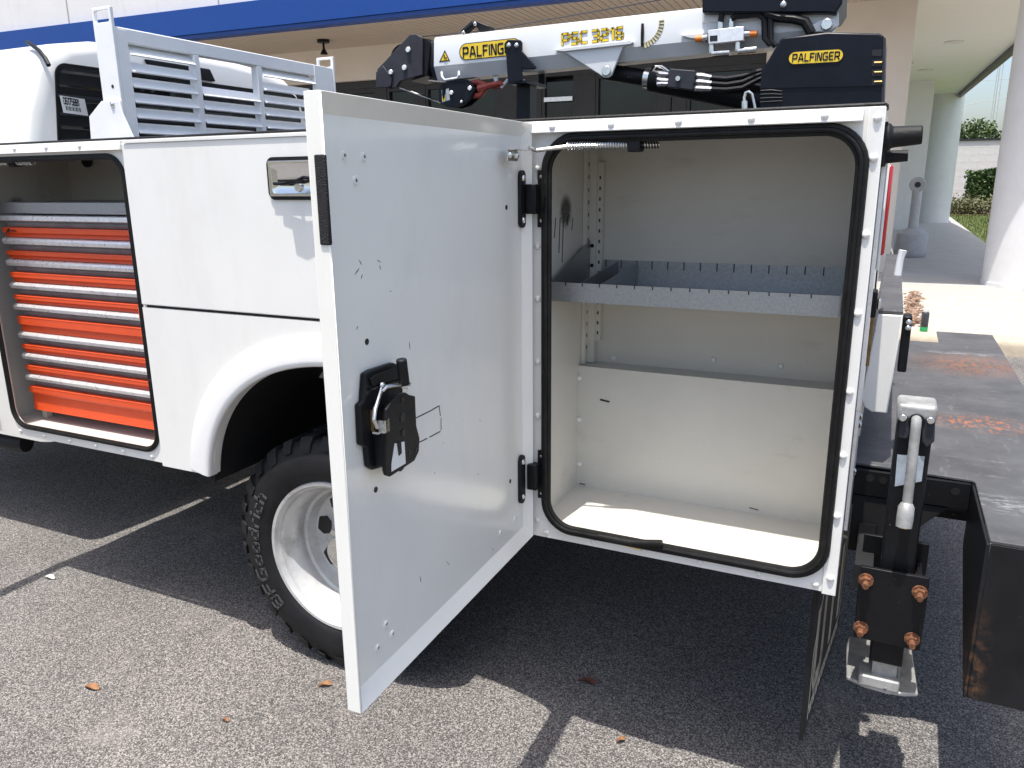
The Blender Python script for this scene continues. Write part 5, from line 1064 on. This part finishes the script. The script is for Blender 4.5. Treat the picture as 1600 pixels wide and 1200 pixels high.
can = thing('spray_can', 'spray can with green base band standing by the brown husks', 'spray can', (p.x, p.y, .154))
O('can_body', MB().lathe([(0, 0), (.031, 0), (.033, .004), (.033, .165), (.028, .18), (.02, .186), (0, .187)], (0, 0, 0), (0, 0, 1), (1, 0, 0), 24), 'can_label', can)
O('green_band', MB().lathe([(.0335, .0), (.0338, .04), (.0335, .041)], (0, 0, 0), (0, 0, 1), (1, 0, 0), 24), 'can_green', can); O('nozzle_cap', MB().lathe([(.024, .183), (.024, .21), (.018, .222), (0, .223)], (0, 0, 0), (0, 0, 1), (1, 0, 0), 20), 'tape_white', can)
rh = random.Random(4); hq = MB()
for k in range(260):
    t = rh.random(); c = PZ(1427+rh.gauss(0, 6), 460+t*50, .155) + Vector((0, 0, rh.uniform(.0, .05))); a = rh.uniform(0, 6.3); d = Vector((math.cos(a), math.sin(a), rh.uniform(-.3, .3))).normalized(); w = d.orthogonal().normalized()*rh.uniform(.010, .020); l_ = rh.uniform(.02, .05)
    hq.add([c-d*l_, c+w, c+d*l_, c-w, c+d.cross(w).normalized()*.012], [(0, 1, 4), (1, 2, 4), (2, 3, 4), (3, 0, 4), (0, 3, 2, 1)])
o = O('dry_husks', hq, 'husk_brown'); o['kind'] = 'stuff'; o['label'] = 'heap of dry brown husks on the pavement'
def leaf(px_, py_, l_, mat, label, cat='leaf', a=.4):
    p = PZ(px_, py_, .004); n = 6; q = MB(); vs = []
    for i in range(n+1):
        t = i/n; w = math.sin(math.pi*t)**.8*l_*.2; z = .004+.006*math.sin(t*2.4)+.002*t; vs += [(l_*(t-.5), -w, z+.006*math.sin(t*5)), (l_*(t-.5), 0, z-.003), (l_*(t-.5), w, z+.005)]
    q.v = vs
    for i in range(n):
        for k in range(2): q.f.append((i*3+k, i*3+k+1, i*3+k+4, i*3+k+3))
    o = O('fallen_leaf', q, mat, ang=80); o.location = (p.x, p.y, 0); o.rotation_euler = (0, 0, a)
    return tag(o, label, cat, 'leaves fallen on the asphalt')
leaf(144, 1075, .055, 'dry_leaf', 'tan fallen leaf on the asphalt at the lower left', a=.2); leaf(508, 1071, .042, 'dry_leaf', 'orange leaf on the asphalt left of the open door corner', a=.7)
leaf(918, 1066, .06, 'dark_leaf', 'dark red leaf lying in the truck\'s shadow', a=.1); leaf(970, 1158, .03, 'dry_leaf', 'small tan leaf on sunlit asphalt below the compartment', a=.9)
leaf(353, 1127, .022, 'dry_leaf', 'tiny orange leaf at the bottom left of the picture', a=.3); leaf(78, 903, .05, 'tape_white', 'white paper scrap on the asphalt near the shadow line', cat='scrap', a=.15)
o = bpy.data.objects.get('fallen_leaf.005'); 
if o: o.name = 'paper_scrap'; del o['group']
